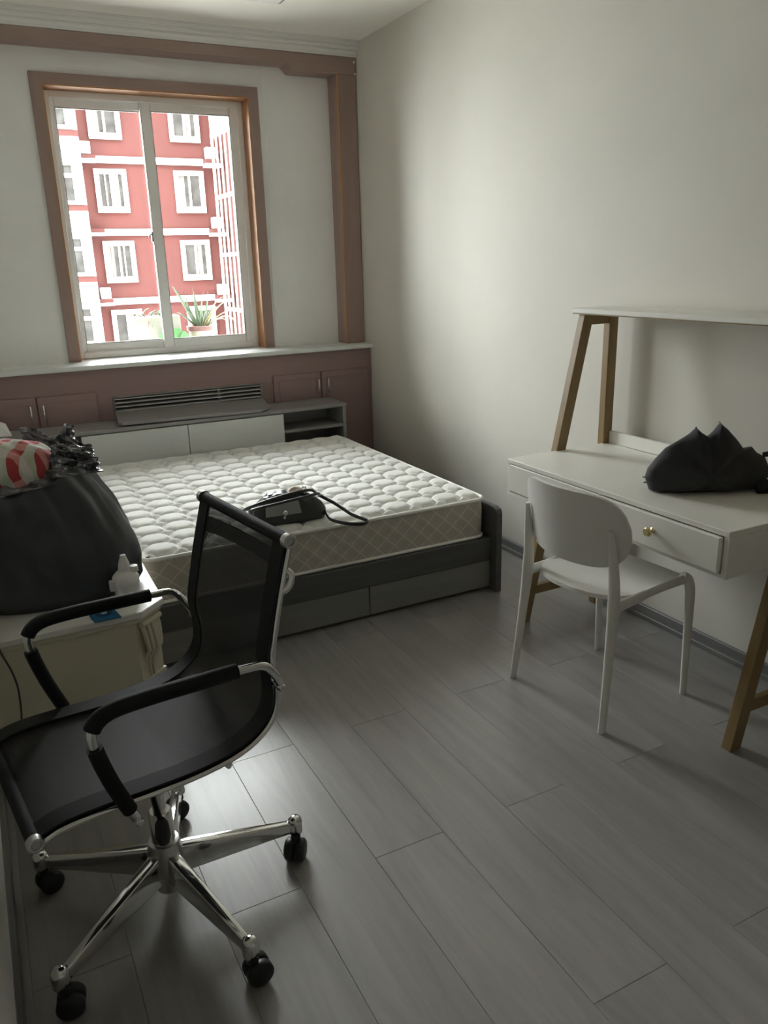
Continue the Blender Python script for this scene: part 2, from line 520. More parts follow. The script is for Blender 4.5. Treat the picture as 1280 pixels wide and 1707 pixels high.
# timber beam with a dropped end, and the post under it
bpts = [(XL, 2.648), (1.955, 2.648), (1.995, 2.610), (XR - 0.002, 2.610), (XR - 0.002, 2.706), (XL, 2.706)]
beam = thing('trim_2', 'brown timber beam under the cornice with a dropped end', 'beam', (1.1, 5.02, 2.61), kind='structure')
MB().prism(bpts, 1, 4.95, 5.10, 0.002).build('beam_board', 'brown_wood_x', beam, smooth=0)
for (sx, sz) in ((2.392, 2.680), (2.398, 2.616)):
    MB().lathe([(0, -0.004), (0.006, -0.003), (0.007, 0.0)], (sx, 4.95, sz), 10, 'Y').build('screw_cap', 'paper_white', beam)
post = thing('trim_3', 'brown timber post standing on the sill in the corner', 'post', (2.34, 5.02, 0.98), kind='structure')
MB().box((2.275, 4.956, 0.98), (XR - 0.004, 5.10, 2.610), 0.002).build('post_board', 'brown_wood', post, smooth=0)
MB().box((2.271, 4.949, 0.98), (2.281, 4.962, 2.610), 0.002).build('corner_bead', 'lit_brown_wood', post, smooth=0)

# window: timber casing and lining, plastic sliding sashes, panes
cas = thing('trim_4', 'brown timber casing around the window', 'casing', (1.157, 5.09, 0.98), kind='structure')
MB().hexa([(WX0 - 0.058, 5.078, 0.98), (WX0, 5.078, 0.98), (WX0, 5.10, 0.98), (WX0 - 0.058, 5.10, 0.98)],
          [(WX0 - 0.058, 5.078, WZ1 + 0.055), (WX0, 5.078, WZ1), (WX0, 5.10, WZ1), (WX0 - 0.058, 5.10, WZ1 + 0.055)]).build('casing_board', 'brown_wood', cas, smooth=0)
MB().hexa([(WX1, 5.078, 0.98), (WX1 + 0.058, 5.078, 0.98), (WX1 + 0.058, 5.10, 0.98), (WX1, 5.10, 0.98)],
          [(WX1, 5.078, WZ1), (WX1 + 0.058, 5.078, WZ1 + 0.055), (WX1 + 0.058, 5.10, WZ1 + 0.055), (WX1, 5.10, WZ1)]).build('casing_board', 'brown_wood', cas, smooth=0)
MB().hexa([(WX0, 5.078, WZ1), (WX1, 5.078, WZ1), (WX1, 5.10, WZ1), (WX0, 5.10, WZ1)],
          [(WX0 - 0.058, 5.078, WZ1 + 0.055), (WX1 + 0.058, 5.078, WZ1 + 0.055), (WX1 + 0.058, 5.10, WZ1 + 0.055), (WX0 - 0.058, 5.10, WZ1 + 0.055)]).build('casing_board', 'brown_wood_x', cas, smooth=0)
MB().box((WX0, 5.08, 0.98), (WX0 + 0.008, 5.22, WZ1)).build('lining_board', 'lit_brown_wood', cas, smooth=0)
MB().box((WX1 - 0.008, 5.08, 0.98), (WX1, 5.22, WZ1)).build('lining_board', 'lit_brown_wood', cas, smooth=0)
MB().box((WX0 + 0.008, 5.08, WZ1 - 0.008), (WX1 - 0.008, 5.22, WZ1)).build('lining_board', 'lit_brown_wood', cas, smooth=0)

win = thing('window_1', 'white plastic sliding window with two sashes', 'window', (1.157, 5.25, 0.98), kind='structure')
FW = 0.036
A0, A1, B0, B1 = WX0 + 0.008, WX1 - 0.008, WZ0 + 0.002, WZ1 - 0.008
f = MB()
f.frame(A0, A1, B0, B1, FW, FW, FW, FW, 5.20, 5.29, 0.003)
f.build('window_frame', 'pvc_white', win)
def sash(xa, xb, y, wl, wr):
    za, zb = B0 + FW - 0.004, B1 - FW + 0.004
    s = MB()
    s.frame(xa, xb, za, zb, wl, wr, 0.052, 0.046, y, y + 0.032, 0.004)
    o = s.build('sash', 'pvc_white', win)
    MB().box((xa + wl - 0.006, y + 0.013, za + 0.046), (xb - wr + 0.006, y + 0.017, zb - 0.040)).build('pane', 'pane_glass', o, smooth=0)
    g = MB()
    w_ = 0.004
    x1_, x2_, z1_, z2_ = xa + wl, xb - wr, za + 0.052, zb - 0.046
    g.frame(x1_, x2_, z1_, z2_, w_, w_, w_, w_, y + 0.006, y + 0.024)
    g.build('gasket', 'pvc_groove', o, smooth=0)
    return o
sash(A0 + FW - 0.006, 1.172, 5.243, 0.034, 0.050)
s2 = sash(1.112, A1 - FW + 0.006, 5.209, 0.062, 0.050)
lk = MB().box((1.104, 5.214, 1.655), (1.114, 5.232, 1.715), 0.002).tube([(1.108, 5.222, 1.70), (1.095, 5.214, 1.695), (1.086, 5.206, 1.682)], 0.005, 8)
lk.build('latch', 'steel', s2)

# stone sill on top of the radiator cupboard
sl = MB().box((XL, 4.836, 0.953), (XR, 5.10, 0.980), 0.006, 2).box((WX0, 5.095, 0.953), (WX1, 5.335, 0.980))
tag(sl.build('trim_5', 'stone_sill'), 'pale polished stone window sill', 'sill', kind='structure')

# radiator cupboard under the sill
cup = thing('radiator_cupboard', 'red brown radiator cupboard under the window sill', 'cupboard', (1.14, 4.98, 0))
cb = MB()
cb.box((XL, 4.875, 0.0), (0.700, 5.095, 0.952)).box((1.622, 4.875, 0.0), (XR - 0.002, 5.095, 0.952))
cb.box((0.700, 4.875, 0.785), (1.622, 5.095, 0.952)).box((0.700, 4.875, 0.0), (1.622, 5.095, 0.640)).box((0.700, 5.0, 0.640), (1.622, 5.095, 0.785))
cb.build('carcass', 'red_brown_panel', cup, smooth=0)
for (xa, xb) in ((XL + 0.01, 0.284), (0.290, 0.612), (1.700, 2.028), (2.034, XR - 0.03)):
    d = MB().box((xa, 4.860, 0.06), (xb, 4.875, 0.822), 0.003)
    d.box((xa + 0.035, 4.856, 0.095), (xb - 0.035, 4.862, 0.785), 0.0025)
    dd = d.build('door', 'red_brown_panel', cup, smooth=0)
    hx = {0.284: 0.250, 0.612: 0.318, 2.028: 2.004}.get(xb, 2.073)
    h = MB().tube([(hx, 4.857, 0.775), (hx, 4.835, 0.775), (hx, 4.833, 0.77), (hx, 4.833, 0.690), (hx, 4.835, 0.685), (hx, 4.857, 0.685)], 0.0045, 8)
    h.build('handle', 'chrome', dd)
gr = MB()
gr.box((0.700, 4.862, 0.640), (0.712, 4.90, 0.785), 0.002).box((1.610, 4.862, 0.640), (1.622, 4.90, 0.785), 0.002)
gr.box((0.712, 4.862, 0.777), (1.610, 4.90, 0.785), 0.002).box((1.335, 4.868, 0.640), (1.345, 4.90, 0.785))
grf = gr.build('grille_frame', 'headboard_grey', cup, smooth=0)
MB().box((0.702, 4.985, 0.642), (1.620, 4.998, 0.783)).build('grille_back', 'niche_dark', cup, smooth=0)
for k in range(6):
    z = 0.652 + k * 0.0235
    MB().hexa([(0.712, 4.866, z - 0.004), (1.610, 4.866, z - 0.004), (1.610, 4.895, z + 0.002), (0.712, 4.895, z + 0.002)],
              [(0.712, 4.866, z), (1.610, 4.866, z), (1.610, 4.895, z + 0.005), (0.712, 4.895, z + 0.005)]).build('slat', 'door_grey', grf, smooth=0)

# ------------------------------------------------------------------ headboard cabinet
hb = thing('headboard_cabinet', 'long low grey headboard cabinet with two doors and open niches', 'headboard', (1.05, 4.68, 0))
HX0, HX1, HY0, HY1, HZ = 0.045, 2.065, 4.56, 4.828, 0.655
c = MB()
c.box((HX0, HY0, 0.0), (HX0 + 0.022, HY1, HZ - 0.022)).box((HX1 - 0.022, HY0, 0.0), (HX1, HY1, HZ - 0.022))
c.box((0.462, HY0 + 0.004, 0.02), (0.484, HY1, HZ - 0.022)).box((1.620, HY0 + 0.004, 0.02), (1.640, HY1, HZ - 0.022))
c.box((HX0 + 0.022, HY0, 0.0), (HX1 - 0.022, HY1, 0.022)).box((HX0 + 0.022, HY1 - 0.012, 0.022), (HX1 - 0.022, HY1, HZ - 0.022))
c.build('carcass', 'headboard_grey', hb, smooth=0)
MB().box((HX0 - 0.004, HY0 - 0.006, HZ - 0.022), (HX1 + 0.004, HY1, HZ), 0.003).build('top_board', 'headboard_grey', hb, smooth=0)
for (xa, xb) in ((0.464, 1.048), (1.052, 1.638)):
    MB().box((xa, HY0 - 0.016, 0.03), (xb, HY0 + 0.002, HZ - 0.026), 0.002).build('door', 'door_grey', hb, smooth=0)
for z in (0.235, 0.505):
    MB().box((1.640, HY0 + 0.01, z), (HX1 - 0.022, HY1 - 0.012, z + 0.018)).build('niche_shelf', 'headboard_grey', hb, smooth=0)
    MB().box((HX0 + 0.022, HY0 + 0.01, z), (0.462, HY1 - 0.012, z + 0.018)).build('niche_shelf', 'headboard_grey', hb, smooth=0)

# loose board lying askew on the headboard, its back edge propped against the grille
brd = MB()
ct = [(0.695, 4.575), (1.50, 4.535), (1.575, 4.60), (1.60, 4.80), (0.70, 4.825), (0.675, 4.60)]
def bz(x, y): return 0.6575 + (y - 4.535) * 0.10
low, up_ = [], []
for (x, y) in ct:
    low.append((x, y, bz(x, y))); up_.append((x, y, bz(x, y) + 0.017))
brd.hexa(low, up_, 0.003)
tag(brd.build('loose_board', 'headboard_grey', smooth=0), 'loose grey board lying on top of the headboard cabinet', 'board')

# white sheet of paper standing at the far left end of the headboard
pp = MB().hexa([(0.050, 4.70, 0.656), (0.128, 4.665, 0.656), (0.129, 4.668, 0.656), (0.051, 4.703, 0.656)],
               [(0.050, 4.76, 0.74), (0.108, 4.74, 0.715), (0.109, 4.743, 0.715), (0.051, 4.763, 0.74)])
tag(pp.build('paper_sheet', 'paper_white', smooth=0), 'white paper sheet standing at the end of the headboard cabinet', 'paper')

# ------------------------------------------------------------------ bed
bed = thing('bed_frame', 'dark grey bed base with drawers and side board', 'bed', (1.25, 3.70, 0))
MB().prism([(2.832, 0.0), (4.54, 0.0), (4.54, 0.415), (2.862, 0.415), (2.841, 0.407), (2.832, 0.386)], 0, 2.016, 2.048, 0.003).build('side_board', 'bed_dark', bed, smooth=0)
MB().box((0.445, 2.872, 0.155), (2.016, 2.894, 0.262), 0.002).build('foot_rail', 'bed_dark', bed, smooth=0)
MB().box((0.445, 2.894, 0.0), (0.465, 4.54, 0.262), 0.002).build('side_rail', 'bed_dark', bed, smooth=0)
MB().box((0.465, 2.894, 0.232), (2.016, 4.54, 0.262)).build('slat_deck', 'bed_dark', bed, smooth=0)
for (xa, xb) in ((0.447, 1.378), (1.382, 2.014)):
    MB().box((xa, 2.878, 0.018), (xb, 2.898, 0.152), 0.0025).build('drawer_front', 'drawer_grey', bed, smooth=0)
MB().box((0.465, 2.905, 0.0), (2.014, 2.925, 0.15)).build('plinth', 'bed_dark', bed, smooth=0)

# mattress with quilted top
MX0, MX1, MY0, MY1, MZ0, MZ1 = 0.452, 2.000, 2.902, 4.528, 0.264, 0.452
mat = thing('mattress', 'white quilted mattress with beige sides on the bed', 'mattress', (1.23, 3.72, MZ0))
QX, QY = 0.130, 0.1235
def quilt(x, y):
    u = abs(((x - 0.537) / QX + 0.5) % 1.0 - 0.5) * QX
    v = abs(((y - 2.986) / QY + 0.5) % 1.0 - 0.5) * QY
    hx, hy, cut = QX / 2, QY / 2, 0.036
    diag = (hx + hy - cut - u - v) / 1.414
    d = min(hx - u, hy - v, diag) if diag > 0 else min(-diag, 0.02)
    d = max(d, 0.0)
    return 0.0205 * (1 - math.exp(-d / 0.0100))
CR = 0.055   # plan corner radius
def rounded(u, v):
    x = MX0 + 0.006 + u * (MX1 - MX0 - 0.012); y = MY0 + 0.006 + v * (MY1 - MY0 - 0.012)
    cx = min(max(x, MX0 + CR), MX1 - CR); cy = min(max(y, MY0 + CR), MY1 - CR)
    dx, dy = x - cx, y - cy
    if dx and dy:
        m_ = max(abs(dx), abs(dy)); l_ = math.hypot(dx, dy)
        dx, dy = dx * m_ / l_, dy * m_ / l_
    return cx + dx, cy + dy
def top(u, v):
    x, y = rounded(u, v)
    e = min(x - MX0, MX1 - x, y - MY0, MY1 - y)
    return (x, y, MZ1 - 0.008 * math.exp(-e / 0.02) + quilt(x, y) * min(1, e / 0.03) - 0.002)
MB().grid(top, 260, 272).build('quilted_top', 'mattress_top', mat, smooth=80)
def outline(n=14, inset=0.0):
    pts = []
    for (cx, cy, a0) in ((MX1 - CR, MY0 + CR, -90), (MX1 - CR, MY1 - CR, 0), (MX0 + CR, MY1 - CR, 90), (MX0 + CR, MY0 + CR, 180)):
        for k in range(n + 1):
            a = math.radians(a0 + 90 * k / n)
            pts.append((cx + (CR - inset) * math.cos(a), cy + (CR - inset) * math.sin(a)))
    return pts
def dense(pts, step):
    out = []
    for i, q in enumerate(pts):
        w_ = pts[(i + 1) % len(pts)]
        l_ = math.hypot(w_[0] - q[0], w_[1] - q[1]); n_ = max(1, int(l_ / step))
        for k in range(n_):
            out.append((q[0] + (w_[0] - q[0]) * k / n_, q[1] + (w_[1] - q[1]) * k / n_))
    return out
ring = dense(outline(8), 0.010)
arc = [0.0]
for a, b in zip(ring, ring[1:] + ring[:1]): arc.append(arc[-1] + math.hypot(b[0] - a[0], b[1] - a[1]))
NR = len(ring)
def side(u, v):
    i = int(round(u * NR)) % NR
    x, y = ring[i]
    px_, py_ = ring[i - 1]; nx_, ny_ = ring[(i + 1) % NR]
    tx, ty = nx_ - px_, ny_ - py_; l_ = math.hypot(tx, ty)
    ox, oy = ty / l_, -tx / l_
    s = arc[i]; z = MZ0 + v * (MZ1 - MZ0)
    p1 = abs(((s + z * 1.1) / 0.085) % 1.0 - 0.5) * 2; p2 = abs(((s - z * 1.1) / 0.085) % 1.0 - 0.5) * 2
    gro = math.exp(-min(1 - p1, 1 - p2) / 0.10)
    e = 0.005 * math.sin(math.pi * v) - 0.0045 * gro * math.sin(math.pi * v)
    return (x + ox * e, y + oy * e, z)
MB().grid(side, NR, 20, closed_u=True).build('side_panel', 'mattress_side', mat, smooth=80)
MB().prism(outline(8, 0.004), 2, MZ0 - 0.0005, MZ0 + 0.004).build('base_cloth', 'mattress_side', mat, smooth=0)
for z in (MZ1 - 0.004, MZ0 + 0.006):
    pts = [(x, y, z) for x, y in outline(8, -0.003)]
    MB().tube(pts + pts[:1], 0.0075, 8, caps=False).build('piping', 'mattress_piping', mat)

# ------------------------------------------------------------------ desk with raised shelf
DX0, DX1, DY0, DY1, DZ = 1.834, 2.352, 1.444, 2.512, 0.740
desk = thing('writing_desk', 'white desk with two drawers, oak legs and raised back shelf', 'desk', (2.09, 1.98, 0))
MB().box((DX0, DY0, DZ - 0.018), (DX1, DY1, DZ), 0.002).build('desk_top', 'desk_white', desk, smooth=0)
c = MB()
c.box((DX0 + 0.002, DY0, 0.594), (DX1, DY0 + 0.018, DZ - 0.018)).box((DX0 + 0.002, DY1 - 0.018, 0.594), (DX1, DY1, DZ - 0.018))
c.box((DX0 + 0.002, DY0 + 0.018, 0.594), (DX1, DY1 - 0.018, 0.606)).box((DX1 - 0.016, DY0 + 0.018, 0.606), (DX1, DY1 - 0.018, DZ - 0.018))
c.build('carcass', 'desk_white', desk, smooth=0)
for (ya, yb, out_) in ((1.465, 1.972, 0.014), (1.978, 2.492, 0.001)):
    d = MB().box((DX0 - out_, ya, 0.610), (DX0 - out_ + 0.018, yb, DZ - 0.021), 0.0025).build('drawer_front', 'desk_white', desk, smooth=0)
    ky = (ya + yb) / 2
    MB().lathe([(0, -0.030), (0.011, -0.029), (0.0155, -0.024), (0.0155, -0.019), (0.010, -0.013), (0.006, -0.010), (0.006, -0.004), (0.011, 0.0)],
               (DX0 - out_, ky, 0.668), 20, 'X').build('knob', 'brass', d)
    MB().box((DX0 - out_ + 0.018, ya + 0.01, 0.612), (DX0 + 0.40, yb - 0.01, 0.70)).build('drawer_box', 'desk_white', desk, smooth=0)
def legx(z): return 1.916 + 0.2135 * z
for ya, yb in ((DY1 - 0.010, DY1 + 0.026), (DY0 - 0.024, DY0 + 0.012)):
    w_ = 0.048
    far = ya > 2
    # front leg runs from the floor up to the shelf, rear leg stands by the wall
    ym = (ya, yb) if far else (ya, yb)
    MB().hexa([(legx(0), ym[0], 0), (legx(0) + w_, ym[0], 0), (legx(0) + w_, ym[1], 0), (legx(0), ym[1], 0)],
              [(legx(1.285), ym[0], 1.285), (legx(1.285) + w_, ym[0], 1.285), (legx(1.285) + w_, ym[1], 1.285), (legx(1.285), ym[1], 1.285)], 0.002).build('front_leg', 'oak', desk, smooth=0)
    MB().box((2.322, ym[0], 0), (2.368, ym[1], 1.285), 0.002).build('rear_leg', 'oak', desk, smooth=0)
    MB().box((legx(0.15) + w_ - 0.006, ym[0] + 0.006, 0.118), (2.324, ym[1] - 0.006, 0.158), 0.002).build('stretcher', 'oak', desk, smooth=0)
    MB().box((legx(1.26) + w_ - 0.008, ym[0] + 0.004, 1.238), (2.324, ym[1] - 0.004, 1.285), 0.002).build('shelf_bearer', 'oak', desk, smooth=0)
MB().box((2.352, DY0 + 0.012, DZ), (2.368, DY1 - 0.010, DZ + 0.052), 0.002).build('back_rail', 'desk_white', desk, smooth=0)
MB().box((2.168, DY0 - 0.045, 1.285), (2.395, DY1 + 0.045, 1.303), 0.002).build('shelf', 'desk_white', desk, smooth=0)
MB().box((2.172, DY0 - 0.043, 1.281), (2.19, DY1 + 0.043, 1.2855)).build('shelf_edge', 'oak', desk, smooth=0)

# ------------------------------------------------------------------ white plastic chair (faces the desk)
ch = thing('dining_chair', 'white moulded plastic chair pushed in at the desk', 'chair', (1.841, 1.940, 0), math.radians(4.0))
def L(mb, name, mat, parent=ch, smooth=50): return mb.build(name, mat, parent, smooth, world=False)
for s in (-1, 1):
    path = spline([(-0.212, 0.223 * s, 0), (-0.196, 0.216 * s, 0.15), (-0.182, 0.209 * s, 0.30), (-0.172, 0.204 * s, 0.42), (-0.172, 0.200 * s, 0.52), (-0.182, 0.196 * s, 0.62), (-0.192, 0.191 * s, 0.690)], 5)
    rr = [interp([(0, 0.0135), (0.3, 0.018), (0.44, 0.0225), (0.55, 0.019), (0.69, 0.0085)], q[2])[0] for q in path]
    L(MB().tube(path, rr, 14, flat=(1.0, 0.8), up=(0, 1, 0)), 'rear_leg', 'chair_white')
    path = spline([(0.212, 0.205 * s, 0), (0.206, 0.205 * s, 0.2), (0.200, 0.205 * s, 0.38), (0.190, 0.200 * s, 0.438), (0.165, 0.193 * s, 0.456)], 6)
    rr = [interp([(0, 0.0125), (0.3, 0.0165), (0.45, 0.019)], q[2])[0] for q in path]
    L(MB().tube(path, rr, 14, flat=(1.0, 0.85), up=(0, 1, 0)), 'front_leg', 'chair_white')
    L(MB().tube(spline([(-0.178, 0.204 * s, 0.425), (-0.10, 0.200 * s, 0.432), (0.05, 0.197 * s, 0.443), (0.185, 0.199 * s, 0.447)], 5), [0.019] * 8 + [0.016] * 8, 12, flat=(0.62, 1.0), up=(0, 0, 1)), 'side_rail', 'chair_white')
def seat_pt(u, v):
    a, b = 2 * u - 1, 2 * v - 1
    # square grid to a rounded plan: full width at the front, semicircular at the back
    hw = 0.205
    if a < 0:
        k = math.sqrt(max(0, 1 - 0.96 * (abs(a) ** 3.2)))
    else:
        k = 1.0 - 0.06 * max(0, a - 0.8) / 0.2
    x = 0.008 + a * 0.205
    y = b * hw * k
    z = 0.452 - 0.014 * (1 - b * b) * (1 - a * a) - 0.010 * max(0, a - 0.75) / 0.25 + 0.004 * max(0, -a - 0.7)
    return (x, y, z)
L(MB().grid(seat_pt, 30, 26, thick=0.014), 'seat', 'chair_white', smooth=60)
def back_pt(u, v):
    a, b = 2 * u - 1, 2 * v - 1                       # a across, b up
    h = math.sqrt(max(0, 1 - 0.97 * abs(a) ** 5))
    y = a * 0.236
    zc = 0.668 + 0.0 * a
    up = 0.132 if b > 0 else 0.120
    z = zc + b * up * h
    x = -0.222 - 0.030 * (z - 0.60) / 0.2 + 0.085 * a * a
    return (x, y, z)
L(MB().grid(back_pt, 40, 18, thick=0.013), 'backrest', 'chair_white', smooth=60)

# ------------------------------------------------------------------ office swivel chair (faces the left wall)
oc = thing('office_chair', 'black mesh swivel office chair with chrome frame and armrests', 'chair', (0.224, 1.661, 0), math.radians(188.5))
def K(mb, name, mat, parent=oc, smooth=50): return mb.build(name, mat, parent, smooth, world=False)
HWD = 0.208
prof2 = [(0.292, 0.482), (0.25, 0.494), (0.18, 0.496), (0.065, 0.491), (-0.026, 0.490), (-0.110, 0.499), (-0.168, 0.522), (-0.204, 0.560), (-0.214, 0.616), (-0.207, 0.688), (-0.224, 0.772), (-0.243, 0.850), (-0.268, 0.940)]
sp = spline(prof2, 8)
ln = [0.0]
for a, b in zip(sp, sp[1:]): ln.append(ln[-1] + math.hypot(b[0] - a[0], b[1] - a[1]))
def at_len(t_):
    s_ = t_ * ln[-1]
    for i in range(len(sp) - 1):
        if s_ <= ln[i + 1]:
            k = (s_ - ln[i]) / max(1e-9, ln[i + 1] - ln[i])
            return sp[i][0] + (sp[i + 1][0] - sp[i][0]) * k, sp[i][1] + (sp[i + 1][1] - sp[i][1]) * k
    return sp[-1]
def sling(u, v):
    x, z = at_len(u)
    b = 2 * v - 1
    sag = 0.012 * (1 - b * b) * max(0.0, min(1.0, (0.45 - u) / 0.12))
    return (x, b * (HWD - 0.004), z - sag)
for nm_, ua, ub, mt_ in (('mesh_seat', 0.0, 0.5, 'seat_mesh'), ('mesh_back', 0.5, 1.0, 'chair_mesh')):
    sl_ = MB().grid(lambda u, v: sling(ua + (ub - ua) * u, v), 46, 24, uv=True)
    uvl = sl_.bm.loops.layers.uv.verify()
    for f_ in sl_.bm.faces:
        for lp in f_.loops:
            lp[uvl].uv = ((ua + (ub - ua) * lp[uvl].uv[0]) * 1.02, lp[uvl].uv[1] * 0.42)
    K(sl_, nm_, mt_, smooth=80)
for s in (-1, 1):
    # hem where the cloth wraps the frame
    def hem(u, v, s=s):
        x, z = at_len(u)
        return (x, s * (HWD - 0.040 + 0.0475 * v), z + 0.0022)
    K(MB().grid(hem, 90, 3, thick=0.0035), 'hem', 'black_leatherette', smooth=80)
    path = []
    for i, (x, z) in enumerate(sp):
        x1_, z1_ = sp[min(i + 1, len(sp) - 1)]; x2_, z2_ = sp[max(i - 1, 0)]
        tx_, tz_ = x1_ - x2_, z1_ - z2_; l_ = math.hypot(tx_, tz_)
        path.append((x + tz_ / l_ * -0.0125, s * HWD, z + tx_ / l_ * 0.0125))
    K(MB().tube(path, 0.0105, 12, flat=(0.75, 1.0), up=(0, 1, 0)), 'side_frame', 'chrome')
    # armrest: chrome loop with a black sleeve
    ap = spline([(-0.222, s * 0.214, 0.632), (-0.222, s * 0.236, 0.640), (-0.205, s * 0.246, 0.672), (-0.178, s * 0.250, 0.702), (-0.130, s * 0.250, 0.709), (-0.03, s * 0.250, 0.714), (0.075, s * 0.250, 0.718), (0.140, s * 0.250, 0.715), (0.172, s * 0.250, 0.696), (0.178, s * 0.250, 0.660), (0.155, s * 0.246, 0.565), (0.118, s * 0.236, 0.462), (0.112, s * 0.214, 0.450)], 7)
    arm = K(MB().tube(ap, 0.0095, 12), 'armrest', 'chrome')
    n1, n2 = 4 * 7 + 1, 8 * 7 + 3
    K(MB().tube(ap[n1:n2], 0.0165, 14), 'arm_sleeve', 'black_leatherette', arm)
    K(MB().tube(ap[n2 + 5:-9], 0.0155, 14), 'arm_sleeve', 'black_leatherette', arm)
    for q in (ap[0], ap[-1]):
        K(MB().lathe([(0, -0.012), (0.008, -0.011), (0.009, -0.004), (0.009, 0.03), (0.006, 0.034), (0, 0.034)], (q[0], q[1] + (0 if s > 0 else -0.022), q[2]), 12, 'Y'), 'arm_bolt', 'chrome', arm)
# end rods with ring caps
for nm, (x, z) in (('front_rod', (0.300, 0.478)), ('top_rod', (-0.275, 0.948))):
    rod = K(MB().tube([(x, -0.218, z), (x, 0.218, z)], 0.0140, 20), nm, 'black_leatherette')
    for s in (-1, 1):
        K(MB().lathe([(0, 0.001), (0.0085, 0.001), (0.0092, 0.0065), (0.012, 0.0080), (0.0155, 0.006), (0.0165, 0.0), (0.0165, -0.010), (0.0, -0.010)] if s > 0 else
                     [(0, -0.001), (0.0085, -0.001), (0.0092, -0.0065), (0.012, -0.0080), (0.0155, -0.006), (0.0165, 0.0), (0.0165, 0.010), (0.0, 0.010)],
                     (x, s * 0.220, z), 24, 'Y'), 'ring_cap', 'steel', rod)
        K(MB().lathe([(0, 0.0), (0.0086, 0.0), (0.0086, s * 0.0015), (0, s * 0.0015)], (x, s * 0.2212, z), 18, 'Y'), 'cap_plug', 'steel', rod)
# curved spreader bar behind the back and the cross bar under the seat
bow = spline([(-0.262, -HWD, 0.885), (-0.285, -0.15, 0.878), (-0.305, 0, 0.868), (-0.285, 0.15, 0.878), (-0.262, HWD, 0.885)], 8)
K(MB().tube(bow, 0.022, 12, flat=(0.35, 1.0), up=(0, 0, 1)), 'back_spreader', 'black_plastic')
bow = spline([(-0.218, -HWD, 0.745), (-0.245, -0.225, 0.79), (-0.262, -0.222, 0.84), (-0.268, -0.20, 0.875)], 6)
for s in (-1, 1):
    pz = [(x, -s * y * 1.0, z) for x, y, z in bow]
    K(MB().tube(spline([(-0.252, s * 0.210, 0.835), (-0.264, s * 0.217, 0.842), (-0.274, s * 0.219, 0.858), (-0.275, s * 0.217, 0.874), (-0.266, s * 0.210, 0.884)], 6), 0.0075, 10), 'spreader_clip', 'chrome')
K(MB().tube(spline([(0.02, -HWD + 0.004, 0.472), (0.02, -0.12, 0.455), (0.02, 0, 0.446), (0.02, 0.12, 0.455), (0.02, HWD - 0.004, 0.472)], 6), 0.016, 12, flat=(0.6, 1), up=(0, 0, 1)), 'seat_spreader', 'chrome')
K(MB().tube(spline([(-0.10, -HWD + 0.004, 0.476), (-0.10, -0.12, 0.458), (-0.10, 0, 0.446), (-0.10, 0.12, 0.458), (-0.10, HWD - 0.004, 0.476)], 6), 0.016, 12, flat=(0.6, 1), up=(0, 0, 1)), 'seat_spreader', 'chrome')
K(MB().box((-0.115, -0.06, 0.395), (0.075, 0.06, 0.445), 0.008, 2), 'tilt_mechanism', 'black_plastic')
lev = K(MB().tube([(0.03, 0.05, 0.415), (0.05, 0.14, 0.405), (0.055, 0.19, 0.385)], 0.006, 10), 'height_lever', 'black_plastic')
K(MB().lathe([(0, -0.05), (0.012, -0.048), (0.017, -0.03), (0.014, 0.0), (0.007, 0.012)], (0.055, 0.19, 0.385), 14), 'lever_knob', 'black_plastic', lev)
K(MB().lathe([(0.016, 0.2), (0.016, 0.40)], (0, 0, 0), 20), 'gas_rod', 'chrome')
K(MB().lathe([(0.028, 0.06), (0.028, 0.265), (0.024, 0.275), (0.016, 0.275)], (0, 0, 0), 24), 'gas_column', 'chrome')
K(MB().lathe([(0.030, 0.055), (0.040, 0.075), (0.046, 0.11), (0.042, 0.165), (0.036, 0.19), (0.028, 0.192)], (0, 0, 0), 24), 'hub', 'steel')
